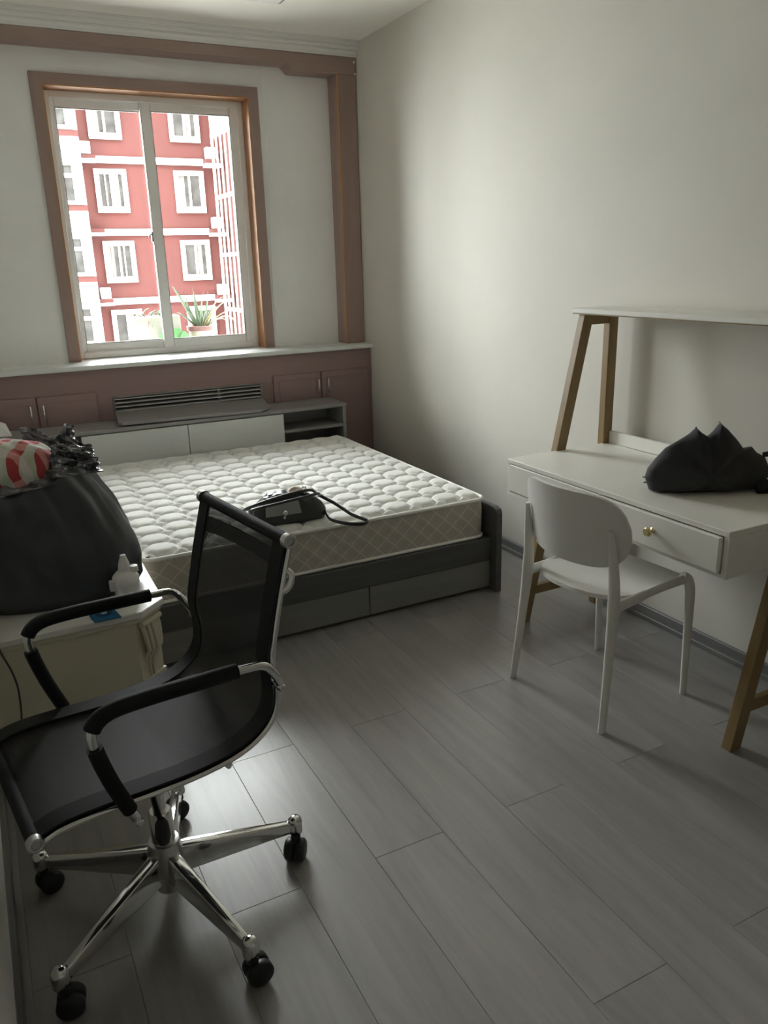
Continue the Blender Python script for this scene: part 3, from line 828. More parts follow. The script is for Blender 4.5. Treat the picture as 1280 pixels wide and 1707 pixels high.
for k in range(5):
    a = math.radians(0.6 - 188.5 + 72 * k)
    ca, sa = math.cos(a), math.sin(a)
    def rot(x, y, z, ca=ca, sa=sa): return (x * ca - y * sa, x * sa + y * ca, z)
    def ring_(x, hw_t, hw_b, zt, zb): return [rot(x, -hw_b, zb), rot(x, hw_b, zb), rot(x, hw_t, zt), rot(x, -hw_t, zt)]
    lg = MB()
    lg.hexa(ring_(0.030, 0.016, 0.022, 0.168, 0.095), ring_(0.318, 0.0095, 0.012, 0.112, 0.082), 0.004, 2)
    leg = K(lg, 'base_leg', 'chrome')
    K(MB().lathe([(0, 0.124), (0.010, 0.123), (0.0175, 0.116), (0.019, 0.105), (0.019, 0.078), (0.015, 0.074), (0, 0.074)], rot(0.333, 0, 0)[:2] + (0,), 18), 'leg_end_cap', 'chrome', leg)
    sw = math.radians((55, 20, 200, 170, 185)[k] - 188.5) - a
    cas_ = MB()
    cx, cy, _ = rot(0.333, 0, 0)
    ox, oy = math.cos(a + sw), math.sin(a + sw)             # swivel direction
    ax, ay = -oy, ox                                        # wheel axle
    wx, wy = cx - ox * 0.012, cy - oy * 0.012
    for s in (-1, 1):
        n_ = 22
        ringsv = []
        for (rad, off) in ((0.004, 0.0265), (0.023, 0.0265), (0.0295, 0.021), (0.0295, 0.005), (0.026, 0.002), (0.004, 0.002)):
            ringsv.append([cas_.bm.verts.new((wx + ax * off * s + ox * rad * math.cos(2 * math.pi * q / n_), wy + ay * off * s + oy * rad * math.cos(2 * math.pi * q / n_), 0.0298 + rad * math.sin(2 * math.pi * q / n_))) for q in range(n_)])
        fs_ = []
        for ra, rb in zip(ringsv[:-1], ringsv[1:]):
            for q in range(n_):
                fs_.append(cas_.bm.faces.new((ra[q], ra[(q + 1) % n_], rb[(q + 1) % n_], rb[q])))
        fs_.append(cas_.bm.faces.new(ringsv[0])); fs_.append(cas_.bm.faces.new(ringsv[-1]))
        bmesh.ops.recalc_face_normals(cas_.bm, faces=fs_)
    cst = K(cas_, 'caster', 'black_plastic', leg)
    hood = MB()
    hood.tube([(cx + 0.0, cy, 0.078), (cx, cy, 0.060), (wx, wy, 0.045), (wx, wy, 0.028)], [0.012, 0.013, 0.012, 0.008], 12)
    K(hood, 'caster_fork', 'black_plastic', leg)

# ------------------------------------------------------------------ nightstand at the left wall
NZ = 0.500
ns = thing('nightstand', 'cream nightstand with a carved corner beside the bed', 'nightstand', (0.14, 2.58, 0))
plan = [(-0.128, 2.318), (0.338, 2.318), (0.419, 2.392), (0.428, 2.85), (-0.128, 2.85)]
MB().prism(plan, 2, NZ - 0.022, NZ, 0.003).build('top', 'chair_white', ns, smooth=0)
def inset(pl, d):
    cx = sum(p_[0] for p_ in pl) / len(pl); cy = sum(p_[1] for p_ in pl) / len(pl)
    return [(max(-0.127, p_[0] - d * (1 if p_[0] > cx else -1)), p_[1] - d * (1 if p_[1] > cy else -1)) for p_ in pl]
MB().prism(inset(plan, 0.010), 2, NZ - 0.040, NZ - 0.022, 0.003).build('cornice', 'cream_paint', ns, smooth=0)
MB().prism(inset(plan, 0.020), 2, 0.05, NZ - 0.040).build('body', 'cream_paint', ns, smooth=0)
MB().prism(inset(plan, 0.012), 2, 0.0, 0.05, 0.003).build('plinth', 'cream_paint', ns, smooth=0)
# carved acanthus scroll on the cut corner
p0, p1 = Vector((0.318, 2.338, 0)), Vector((0.399, 2.408, 0))
mid = (p0 + p1) / 2
nrm = Vector((p1.y - p0.y, -(p1.x - p0.x), 0)).normalized()
tan = (p1 - p0).normalized()
cv = MB()
for k in range(-2, 3):
    off = tan * (k * 0.0185)
    pts = []
    for j in range(14):
        t_ = j / 13
        z = NZ - 0.050 - t_ * 0.20
        dep = 0.026 * math.sin(math.pi * min(1, t_ * 1.3 + 0.12)) * (1 - 0.55 * t_) + 0.010 * math.exp(-((t_ - 0.45) / 0.10) ** 2) + 0.004
        q = mid + off * (1 - 0.45 * t_) + nrm * (dep - 0.005 * abs(k)) + Vector((0, 0, z))
        pts.append(q)
    cv.tube(pts, [0.0085 * (1 - 0.35 * j / 13) for j in range(14)], 8)
cv.tube([mid - tan * 0.045 + nrm * 0.012 + Vector((0, 0, NZ - 0.050)), mid + tan * 0.045 + nrm * 0.012 + Vector((0, 0, NZ - 0.050))], 0.011, 10)
cv.build('carved_scroll', 'cream_paint', ns)
MB().hexa([tuple(p0 + nrm * 0.0 + Vector((0, 0, 0.05))), tuple(p1 + Vector((0, 0, 0.05))), tuple(p1 + nrm * 0.010 + Vector((0, 0, 0.05))), tuple(p0 + nrm * 0.010 + Vector((0, 0, 0.05)))],
          [tuple(p0 + Vector((0, 0, NZ - 0.24))), tuple(p1 + Vector((0, 0, NZ - 0.24))), tuple(p1 + nrm * 0.010 + Vector((0, 0, NZ - 0.24))), tuple(p0 + nrm * 0.010 + Vector((0, 0, NZ - 0.24)))]).build('corner_panel', 'cream_paint', ns, smooth=0)

# dark cable hanging over the front of the nightstand
tag(MB().tube(spline([(-0.075, 2.330, NZ + 0.003), (-0.066, 2.312, NZ + 0.002), (-0.060, 2.306, NZ - 0.03), (-0.040, 2.304, 0.40), (-0.034, 2.303, 0.33), (-0.045, 2.302, 0.22), (-0.09, 2.28, 0.06), (-0.10, 2.24, 0.003)], 8), 0.0028, 8)
    .build('power_cable', 'cord_dark'), 'thin dark cable hanging down the front of the nightstand', 'cable')

# bottle with nozzle
bt = thing('squeeze_bottle', 'small white plastic bottle with pointed nozzle on the nightstand', 'bottle', (0.318, 2.425, NZ))
MB().lathe([(0, 0), (0.036, 0), (0.038, 0.004), (0.038, 0.058), (0.034, 0.066)], (0.318, 2.425, NZ), 28).build('body', 'bottle_plastic', bt)
MB().lathe([(0.034, 0.060), (0.0405, 0.062), (0.0405, 0.084), (0.037, 0.090), (0.026, 0.102), (0.019, 0.105), (0.0175, 0.125), (0.010, 0.148), (0.0085, 0.156), (0, 0.157)], (0.318, 2.425, NZ), 28).build('nozzle_cap', 'bottle_cap', bt)
MB().lathe([(0, 0), (0.014, 0.0), (0.014, 0.006), (0.012, 0.018), (0, 0.018)], (0.345, 2.418, NZ + 0.100), 14).build('spare_tip', 'bottle_cap', bt)
MB().box((0.266, 2.405, NZ + 0.048), (0.288, 2.425, NZ + 0.082), 0.003).build('side_tab', 'bottle_plastic', bt)

# blue packet
cd = thing('blue_packet', 'flat blue printed packet on the nightstand edge', 'packet', (0.23, 2.35, NZ))
MB().hexa([(0.198, 2.306, NZ + 0.0005), (0.276, 2.304, NZ + 0.0005), (0.262, 2.402, NZ + 0.0005), (0.186, 2.408, NZ + 0.0005)],
          [(0.198, 2.306, NZ + 0.007), (0.276, 2.304, NZ + 0.007), (0.262, 2.402, NZ + 0.007), (0.186, 2.408, NZ + 0.007)], 0.002).build('wrapper', 'card_blue', cd, smooth=0)
MB().lathe([(0, 0), (0.024, 0.0), (0.024, 0.001), (0, 0.001)], (0.232, 2.353, NZ + 0.0068), 24).build('dark_print', 'card_dark', cd)
MB().lathe([(0, 0), (0.009, 0.0), (0.009, 0.0008), (0, 0.0008)], (0.232, 2.353, NZ + 0.0077), 18).build('pale_print', 'card_print', cd)

# ------------------------------------------------------------------ big black bag on the nightstand, checked bundle in it
bg = thing('black_plastic_bag', 'big black plastic bag standing open on the nightstand', 'bag', (0.135, 2.63, NZ))
levels = [(0.0, 0.140, 2.640, 0.238, 0.165), (0.03, 0.140, 2.642, 0.258, 0.182), (0.10, 0.138, 2.645, 0.264, 0.188), (0.20, 0.130, 2.648, 0.248, 0.182),
          (0.30, 0.118, 2.650, 0.222, 0.170), (0.38, 0.106, 2.650, 0.198, 0.158), (0.43, 0.098, 2.652, 0.178, 0.146), (0.475, 0.095, 2.655, 0.160, 0.132)]
def bagp(u, v):
    h = 0.475 * v
    cx, cy, rx, ry = interp(levels, h)
    a = 2 * math.pi * u
    ca, sa = math.cos(a), math.sin(a)
    n_ = 2.6
    r = (abs(ca) ** n_ + abs(sa) ** n_) ** (-1 / n_)
    p_ = Vector((ca * 2.2, sa * 2.2, h * 7))
    wr = 0.012 * noise.noise(p_ * 1.3) + 0.006 * noise.noise(Vector((a * 9, h * 3, 2.0))) * (0.5 + v)
    fold = 0.010 * v * v * math.sin(a * 13 + 6 * h)
    r += (wr + fold) / 0.22 * min(1, h / 0.03)
    x, y = cx + rx * r * ca, cy + ry * r * sa
    drop = 0.085 * v * v * max(0.0, min(1.0, 0.5 - 0.6 * sa - 0.25 * ca))
    return (max(x, XL + 0.018), y, NZ + 0.001 + h - drop + (0.012 * noise.noise(Vector((a * 2.3, 5, 1))) * v * v))
MB().grid(bagp, 110, 60, closed_u=True).build('bag_body', 'black_film', bg, smooth=80)
# crumpled flaps of the open mouth, window sheen put into their colour
def flap_patch(c00, c10, c01, c11, seed, amp, nu=70, nv=44, folds=9.0):
    A, B_, C_, D_ = map(Vector, (c00, c10, c01, c11))
    nn = (B_ - A).cross(C_ - A).normalized()
    def fn(u, v):
        p_ = (A.lerp(B_, u)).lerp(C_.lerp(D_, u), v)
        q = Vector((u * 2.2, v * folds + 1.5 * u, seed))
        w1 = noise.noise(q)
        w2 = abs(noise.noise(q * 1.4 + Vector((3, 1, 2))))
        w3 = abs(noise.noise(q * 4.3 + Vector((7, 5, 1))))
        edge = 0.05 * noise.noise(Vector((u * 5, v * 4, seed + 9)))
        d = amp * (0.9 * w1 - 1.0 * w2 - 0.12 * w3) * min(1, 4 * min(v + 0.08, 1))
        return p_ + nn * d + (D_ - C_) * edge * v + (C_ - A) * (edge * 1.4 * (v > 0.9))
    return MB().grid(fn, nu, nv)
fp = flap_patch((0.160, 2.515, NZ + 0.405), (0.318, 2.60, NZ + 0.385), (0.178, 2.575, NZ + 0.520), (0.302, 2.69, NZ + 0.455), 3.3, 0.030)
fp.build('crumpled_flap', 'black_film_lit_sheen', bg, smooth=30)
fp = flap_patch((0.170, 2.565, NZ + 0.475), (0.262, 2.62, NZ + 0.455), (0.232, 2.63, NZ + 0.548), (0.252, 2.66, NZ + 0.530), 8.1, 0.018, 40, 30, 5.0)
fp.build('crumpled_flap', 'black_film_lit_sheen', bg, smooth=30)
fp = flap_patch((0.105, 2.72, NZ + 0.470), (0.225, 2.70, NZ + 0.455), (0.100, 2.76, NZ + 0.530), (0.150, 2.75, NZ + 0.520), 5.7, 0.016, 40, 26, 4.0)
fp.build('crumpled_flap', 'black_film_lit_sheen', bg, smooth=30)
fp = flap_patch((0.010, 2.488, NZ + 0.375), (0.180, 2.520, NZ + 0.385), (0.030, 2.530, NZ + 0.425), (0.170, 2.545, NZ + 0.425), 1.7, 0.016, 50, 20, 2.5)
fp.build('crumpled_flap', 'black_film_lit_sheen', bg, smooth=30)
bn = MB()
def bundle(u, v):
    a = 2 * math.pi * u; t_ = math.pi * v
    p_ = Vector((math.cos(a) * math.sin(t_), math.sin(a) * math.sin(t_), math.cos(t_)))
    k = 1 + 0.10 * noise.noise(p_ * 2.2 + Vector((3, 1, 4))) + 0.035 * math.sin(9 * p_.x + 6 * p_.y)
    return (0.058 + 0.130 * k * p_.x, 2.630 + 0.118 * k * p_.y, NZ + 0.425 + 0.088 * k * p_.z)
bn.grid(bundle, 60, 30, closed_u=True)
tag(bn.build('checked_bundle', 'checked_cotton', smooth=80), 'red and white checked cloth bundle stuffed in the black bag', 'bundle')

# ------------------------------------------------------------------ black leather handbag on the mattress
HA = math.radians(-6)
hbz = MZ1 + 0.019
hg = thing('handbag', 'small black leather handbag lying on the mattress', 'handbag', (1.085, 3.03, hbz), HA)
def H(mb, name, mat_, parent=hg, smooth=50): return mb.build(name, mat_, parent, smooth, world=False)
hl = [(0.0, 0.150, 0.058), (0.012, 0.160, 0.066), (0.045, 0.158, 0.062), (0.075, 0.140, 0.050), (0.10, 0.112, 0.036), (0.120, 0.085, 0.026)]
def hbp(u, v):
    h = 0.120 * v
    rx, ry = interp(hl, h)
    a = 2 * math.pi * u; ca, sa = math.cos(a), math.sin(a); n_ = 4.0
    r = (abs(ca) ** n_ + abs(sa) ** n_) ** (-1 / n_)
    w_ = 0.006 * noise.noise(Vector((ca * 3, sa * 3, h * 20)))
    sag = 0.020 * v * math.exp(-((ca * r - 0.8) / 0.3) ** 2)
    return (rx * r * ca * (1 + w_ * 5), ry * r * sa + w_, h + w_ * v - sag)
H(MB().grid(hbp, 64, 18, closed_u=True), 'body', 'bag_leather', smooth=70)
H(MB().lathe([(0, 0), (0.06, 0.0), (0.06, 0.006), (0, 0.010)], (0, 0, 0.0), 12), 'base_panel', 'bag_leather')
def lid(u, v):
    a, b = 2 * u - 1, 2 * v - 1
    return (a * 0.095 * (1 - 0.1 * b * b) - 0.01, b * 0.030, 0.113 + 0.010 * (1 - a * a) + 0.006 * noise.noise(Vector((a * 3, b * 2, 9))))
H(MB().grid(lid, 20, 8, thick=0.004), 'top_panel', 'bag_leather')
def flap(u, v):
    a = 2 * u - 1
    x = -0.036 + a * (0.070 + 0.006 * v)
    z = 0.092 - 0.050 * v
    y = -(interp(hl, z)[1]) - 0.006 - 0.002 * math.sin(math.pi * v)
    return (x, y, z)
H(MB().grid(flap, 18, 10, thick=0.005), 'pocket_flap', 'bag_flap_sheen')
H(MB().lathe([(0, -0.006), (0.009, -0.006), (0.012, -0.002), (0.012, 0.0)], (-0.030, -0.0735, 0.052), 16, 'Y'), 'clasp', 'chrome')
H(MB().lathe([(0, -0.004), (0.006, -0.003), (0.007, 0.0)], (-0.034, -0.068, 0.032), 14, 'Y'), 'stud', 'chrome')
H(MB().tube(spline([(-0.165, -0.03, 0.060), (-0.172, -0.055, 0.075), (-0.13, -0.075, 0.090), (-0.05, -0.085, 0.102), (0.05, -0.080, 0.112), (0.115, -0.055, 0.112), (0.135, -0.02, 0.095)], 7), 0.0062, 10), 'handle', 'bag_leather')
H(MB().tube(spline([(-0.155, 0.03, 0.060), (-0.185, 0.01, 0.062), (-0.165, -0.03, 0.085), (-0.08, -0.05, 0.112), (0.03, -0.04, 0.125), (0.10, -0.01, 0.118), (0.13, 0.01, 0.095)], 7), 0.0062, 10), 'handle', 'bag_leather')
H(MB().tube(spline([(0.135, 0.00, 0.090), (0.190, -0.05, 0.058), (0.24, -0.115, 0.022), (0.275, -0.165, 0.010), (0.285, -0.195, 0.008), (0.255, -0.215, 0.006), (0.205, -0.195, 0.008), (0.165, -0.140, 0.008), (0.150, -0.085, 0.010), (0.148, -0.03, 0.035)], 8), 0.0075, 10, flat=(0.4, 1.0), up=(0, 0, 1)), 'shoulder_strap', 'bag_leather')
def tis(u, v):
    a, b = 2 * u - 1, 2 * v - 1
    return (0.035 + a * 0.035, 0.0 + b * 0.020, 0.122 + 0.018 * (1 - a * a) * (1 - b * b) + 0.006 * noise.noise(Vector((a * 4, b * 4, 2))))
H(MB().grid(tis, 14, 10, thick=0.002), 'tissue_tuft', 'tissue')
H(MB().tube(spline([(0.075, -0.03, 0.112), (0.078, 0.0, 0.134), (0.072, 0.03, 0.118)], 6), 0.004, 8), 'zip_edge', 'steel')

# ------------------------------------------------------------------ loosely folded black umbrella on the desk
ub_a = math.atan2(1.70 - 1.885, 2.275 - 1.955)
um = thing('folded_umbrella', 'loosely folded black umbrella lying on the white desk', 'umbrella', (2.115, 1.79, DZ), ub_a)
def U(mb, name, mat_, parent=um, smooth=60): return mb.build(name, mat_, parent, smooth, world=False)
sil = [(-0.180, 0.004), (-0.195, 0.045), (-0.188, 0.075), (-0.165, 0.110), (-0.135, 0.145), (-0.095, 0.170), (-0.060, 0.193), (-0.040, 0.212), (-0.022, 0.196), (0.000, 0.182), (0.018, 0.200), (0.036, 0.226), (0.062, 0.205), (0.090, 0.175), (0.118, 0.140),
       (0.145, 0.146), (0.165, 0.125), (0.190, 0.112), (0.205, 0.075), (0.205, 0.030), (0.190, 0.004), (0.10, 0.000), (0.0, 0.000), (-0.10, 0.000)]
sild = []
for i, q in enumerate(sil):
    w_ = sil[(i + 1) % len(sil)]
    for k in range(4): sild.append((q[0] + (w_[0] - q[0]) * k / 4, q[1] + (w_[1] - q[1]) * k / 4))
CU = (0.0, 0.062)
for sgn in (-1, 1):
    pass
def ubody(u, v):
    i = int(round(u * len(sild))) % len(sild)
    x1, z1 = sild[i]
    # v runs 0 (front pole) .. 0.5 (outline) .. 1 (back pole)
    th_ = math.pi * v
    s = math.sin(th_); c_ = -math.cos(th_)
    x = CU[0] + (x1 - CU[0]) * s; z = CU[1] + (z1 - CU[1]) * s
    dep = 0.085 * c_ * (1 - 0.35 * max(0, z) / 0.22)
    foldn = 0.014 * math.sin(math.atan2(z1 - CU[1], x1 - CU[0]) * 7 + 1.0) * s * abs(c_) + 0.010 * noise.noise(Vector((x * 14, z * 14, sgn_ if False else c_ * 2)))
    return (x, dep + foldn * (1 if c_ > 0 else -1), max(0.001, z))
U(MB().grid(ubody, len(sild), 24, closed_u=True), 'canopy', 'black_cloth', smooth=70)
for (x, z, dx, dz) in ((-0.195, 0.048, -0.012, 0.001), (-0.190, 0.030, -0.012, 0.000), (-0.040, 0.212, -0.008, 0.006), (0.036, 0.226, -0.009, 0.008)):
    U(MB().tube([(x, -0.004, z), (x + dx, -0.006, z + dz)], [0.0022, 0.003], 8), 'rib_tip', 'steel')
U(MB().tube([(0.19, 0, 0.055), (0.26, 0.01, 0.045), (0.30, 0.012, 0.035)], [0.014, 0.016, 0.016], 14), 'handle', 'black_plastic')
U(MB().tube(spline([(0.17, -0.03, 0.125), (0.21, -0.045, 0.135), (0.25, -0.03, 0.125), (0.29, -0.01, 0.115), (0.33, 0.0, 0.085), (0.31, 0.01, 0.05)], 6), 0.009, 10, flat=(0.4, 1), up=(0, 0, 1)), 'closing_strap', 'black_cloth')
U(MB().tube(spline([(0.16, -0.05, 0.02), (0.20, -0.07, 0.045), (0.22, -0.05, 0.03), (0.20, -0.04, 0.008), (0.16, -0.05, 0.012)], 6), 0.014, 10), 'gathered_fold', 'black_cloth')

# ------------------------------------------------------------------ ceiling lamp (switched off)
lp = thing('ceiling_lamp', 'flat rectangular ceiling lamp, switched off', 'lamp', (1.14, 3.88, ZC))
MB().box((0.645, 3.56, 2.722), (1.633, 4.185, ZC - 0.001), 0.006, 2).build('lamp_body', 'lamp_frame', lp)
MB().box((0.67, 3.585, 2.712), (1.608, 4.160, 2.723), 0.004).build('diffuser', 'lamp_panel', lp)

# thin blind cord hanging from the beam beside the window
cd_ = MB().tube(spline([(1.842, 5.082, 2.648), (1.838, 5.085, 2.0), (1.825, 5.088, 1.45), (1.822, 5.088, 1.28), (1.845, 5.088, 1.21), (1.905, 5.088, 1.19)], 8), 0.0022, 6)
cd_.tube(spline([(1.905, 5.088, 1.19), (1.985, 5.088, 1.24), (1.990, 5.090, 1.34), (1.955, 5.091, 1.52), (1.93, 5.093, 1.75), (1.93, 5.094, 1.98)], 8), 0.0018, 6)
tag(cd_.build('blind_cord', 'cord_white'), 'thin white cord hanging on the wall beside the window', 'cord')

# ------------------------------------------------------------------ outside the window: security cage and plants
cg = thing('window_cage', 'cream painted steel security cage outside the window', 'cage', (1.15, 5.65, 0.94))
CX0, CX1, CY0, CY1 = 0.50, 1.75, 5.37, 5.96
for z in (2.37, 1.97, 1.58, 1.20, 0.955):
    MB().box((CX1 - 0.010, CY0, z - 0.012), (CX1 + 0.010, CY1, z + 0.012)).build('side_rail', 'cage_paint', cg, smooth=0)
for k, y in enumerate((5.96, 5.86, 5.76, 5.66, 5.56, 5.46)):
    MB().tube([(CX1, y, 0.95), (CX1, y, 2.37)], 0.007 if k else 0.010, 8).build('bar', 'cage_paint', cg)
MB().box((CX1 - 0.006, CY0, 2.385), (CX1 + 0.006, CY1 + 0.01, 2.62)).build('rain_sheet', 'rain_sheet', cg, smooth=0)
MB().box((CX0, CY0, 0.915), (CX1 + 0.01, CY1, 0.942)).build('floor_sheet', 'stone_sill', cg, smooth=0)

def blade(mb, base, tip, bend, w0, n=9, thick=0.30):
    """curved tapering fleshy leaf"""
    B, T = Vector(base), Vector(tip)
    pts, rr = [], []
    for i in range(n + 1):
        s = i / n
        pts.append(B.lerp(T, s) + Vector(bend) * (4 * s * (1 - s)))
        rr.append(max(0.0006, w0 * (1 - s ** 1.6)))
    mb.tube(pts, rr, 8, flat=(1.0, thick), up=(0, 0.3, 1))
    return mb
CF = 0.942
al = thing('potted_aloe', 'spiky aloe in a cream pot outside the window', 'plant', (1.46, 5.62, CF))
MB().lathe([(0, 0), (0.070, 0.0), (0.086, 0.135), (0.086, 0.137), (0, 0.137)], (1.46, 5.62, CF), 28).build('pot', 'pot_cream', al)
MB().lathe([(0.088, 0.137), (0.096, 0.137), (0.099, 0.168), (0.090, 0.170), (0.086, 0.160)], (1.46, 5.62, CF), 28).build('pot_rim', 'pot_rim_brown', al)
MB().lathe([(0, 0.158), (0.086, 0.158), (0.086, 0.150), (0, 0.150)], (1.46, 5.62, CF), 24).build('soil', 'soil', al)
aleaf = [((1.275, 5.56, 1.385), (-0.03, 0, 0.07), 0.016, 'aloe_green'), ((1.375, 5.62, 1.34), (-0.02, 0, 0.00), 0.013, 'aloe_green'), ((1.435, 5.65, 1.37), (0.0, 0, 0.0), 0.017, 'aloe_green'),
         ((1.415, 5.58, 1.30), (0, 0, 0.0), 0.014, 'aloe_green'), ((1.500, 5.62, 1.34), (-0.01, 0, 0.0), 0.017, 'aloe_green'), ((1.525, 5.60, 1.345), (0.01, 0, 0), 0.016, 'aloe_green'),
         ((1.64, 5.60, 1.30), (0.0, 0, 0.045), 0.015, 'aloe_green'), ((1.57, 5.57, 1.22), (0.03, 0, 0.06), 0.014, 'leaf_yellow'), ((1.66, 5.56, 1.26), (0.02, 0, 0.06), 0.013, 'leaf_yellow'),
         ((1.70, 5.58, 1.06), (0.06, 0, 0.09), 0.015, 'leaf_yellow'), ((1.64, 5.55, 1.05), (0.05, 0, 0.08), 0.014, 'aloe_green'), ((1.285, 5.56, 1.21), (-0.02, 0, 0.03), 0.015, 'aloe_green'),
         ((1.35, 5.55, 1.20), (-0.01, 0, 0.05), 0.013, 'aloe_green'), ((1.72, 5.57, 1.19), (0.02, 0, 0.05), 0.010, 'leaf_yellow')]
for (tp, bd, w0, mt) in aleaf:
    bx = 1.46 + (tp[0] - 1.46) * 0.12
    blade(MB(), (bx, 5.62, 1.095), tp, bd, w0).build('leaf', mt, al, smooth=70)
pb = thing('planter_box', 'pale rough planter box with small succulents outside the window', 'planter', (1.14, 5.60, CF))
MB().hexa([(0.955, 5.52, CF), (1.305, 5.52, CF), (1.305, 5.70, CF), (0.955, 5.70, CF)],
          [(1.000, 5.52, CF + 0.250), (1.300, 5.52, CF + 0.255), (1.300, 5.70, CF + 0.255), (1.000, 5.70, CF + 0.250)], 0.012, 2).build('box', 'planter_foam', pb)
for k in range(22):
    x = random.uniform(1.02, 1.29); y = random.uniform(5.54, 5.67)
    an = random.uniform(0, 6.28); le = random.uniform(0.04, 0.08)
    tp = (x + math.cos(an) * le, y + math.sin(an) * le * 0.6, 1.193 + random.uniform(0.0, 0.06))
    if k < 3: tp = (x - 0.03, 5.50, 1.12)
    blade(MB(), (x, y, 1.19), tp, (0, 0, 0.02), random.uniform(0.007, 0.011), 6, 0.5).build('succulent_leaf', 'pot_rim_brown' if k % 7 == 0 else 'aloe_green', pb, smooth=70)
lf = thing('broad_leaf_plant', 'broad round green leaves beside the planter box', 'plant', (1.26, 5.46, CF))
for (x, z, r_, tw) in ((1.235, 1.045, 0.070, 0.3), (1.165, 1.035, 0.055, -0.5), (1.295, 1.04, 0.05, 0.8)):
    def lfp(u, v, x=x, z=z, r_=r_, tw=tw):
        a = 2 * math.pi * u
        rr_ = r_ * v * (1 + 0.15 * math.cos(a))
        px_, pz_ = rr_ * math.cos(a), rr_ * math.sin(a)
        return (x + px_ * math.cos(tw) , 5.45 + 0.05 * (px_ / r_) ** 2 * r_ + px_ * 0.3 * math.sin(tw), z + pz_)
    MB().grid(lfp, 22, 5, closed_u=True, thick=0.002).build('leaf', 'leaf_green', lf, smooth=60)
MB().tube([(1.23, 5.47, CF), (1.23, 5.465, 1.0), (1.235, 5.462, 1.05)], 0.004, 8).build('stem', 'leaf_green', lf)

# ------------------------------------------------------------------ red apartment building across the yard
S = 36.4 / 32.0
BY = 36.4
def bx_(x): return x * S
def bz_(z): return (z - 1.5) * S + 1.5
bld = thing('apartment_building', 'red apartment building with white bands and windows', 'building', (7.5, BY + 4, -10.0))
MB().box((bx_(-6), BY, -10.0), (bx_(22), BY + 10, bz_(7.6))).build('red_wall', 'facade_red', bld, smooth=0)
FL = 2.46
for k in range(-3, 3):
    zt = 2.92 + FL * k
    MB().box((bx_(4.55), BY - 0.10, bz_(zt - 0.23)), (bx_(8.97), BY + 0.02, bz_(zt))).build('white_band', 'facade_white', bld, smooth=0)
    MB().box((bx_(4.50), BY - 0.50, bz_(zt - 0.24)), (bx_(5.06), BY + 0.02, bz_(zt - 0.13))).build('ledge', 'facade_white', bld, smooth=0)
    MB().box((bx_(4.50), BY - 0.46, bz_(zt - 0.13)), (bx_(5.04), BY + 0.02, bz_(zt + 0.0))).build('ledge_kerb', 'facade_red', bld, smooth=0)
    MB().box((bx_(8.97), BY - 0.55, bz_(zt - 0.30)), (bx_(9.60), BY + 0.02, bz_(zt - 0.18))).build('ledge', 'facade_white', bld, smooth=0)
    MB().box((bx_(8.99), BY - 0.50, bz_(zt - 0.18)), (bx_(9.60), BY + 0.02, bz_(zt - 0.03))).build('ledge_kerb', 'facade_red', bld, smooth=0)
    wt, wb_ = zt - 0.42, zt - 1.90
    for ci, (xa, xb) in enumerate(((4.955, 6.085), (7.815, 8.94))):
        xa_, xb_, za_, zb_ = bx_(xa), bx_(xb), bz_(wb_), bz_(wt)
        fr_ = MB()
        t1, t2 = 0.15, 0.20
        fr_.frame(xa_, xb_, za_, zb_, t1, t1, t2, t1, BY - 0.09, BY + 0.02)
        wf = fr_.build('window', 'facade_white', bld, smooth=0)
        n_p = 2
        wpx = (xb_ - xa_ - 2 * t1) / n_p
        for q in range(n_p):
            pa = xa_ + t1 + q * wpx
            m_ = MB()
            m_.frame(pa, pa + wpx, za_ + t2, zb_ - t1, 0.045, 0.045, 0.045, 0.045, BY - 0.055, BY - 0.005)
            if ci == 0 and k in (0, 1):
                xm = pa + wpx * (0.5 if k == 1 else 0.35)
                m_.box((xm, BY - 0.05, za_ + t2 + 0.045), (xm + 0.05, BY - 0.006, zb_ - t1 - 0.045))
            m_.build('casement', 'facade_white', wf, smooth=0)
            MB().box((pa + 0.04, BY - 0.012, za_ + t2 + 0.03), (pa + wpx - 0.04, BY - 0.002, zb_ - t1 - 0.03)).build('pane', 'window_glass_far', wf, smooth=0)
            if (ci + k + q) % 2 == 0:
                cw = wpx * 0.45
                def cur(u, v, pa=pa, cw=cw, za_=za_, zb_=zb_, t1=t1, t2=t2):
                    return (pa + 0.06 + u * cw, BY - 0.020 + 0.006 * math.sin(u * 30), za_ + t2 + 0.05 + v * (zb_ - za_ - t1 - t2 - 0.1))
                MB().grid(cur, 24, 1).build('curtain', 'curtain_far', wf, smooth=60)
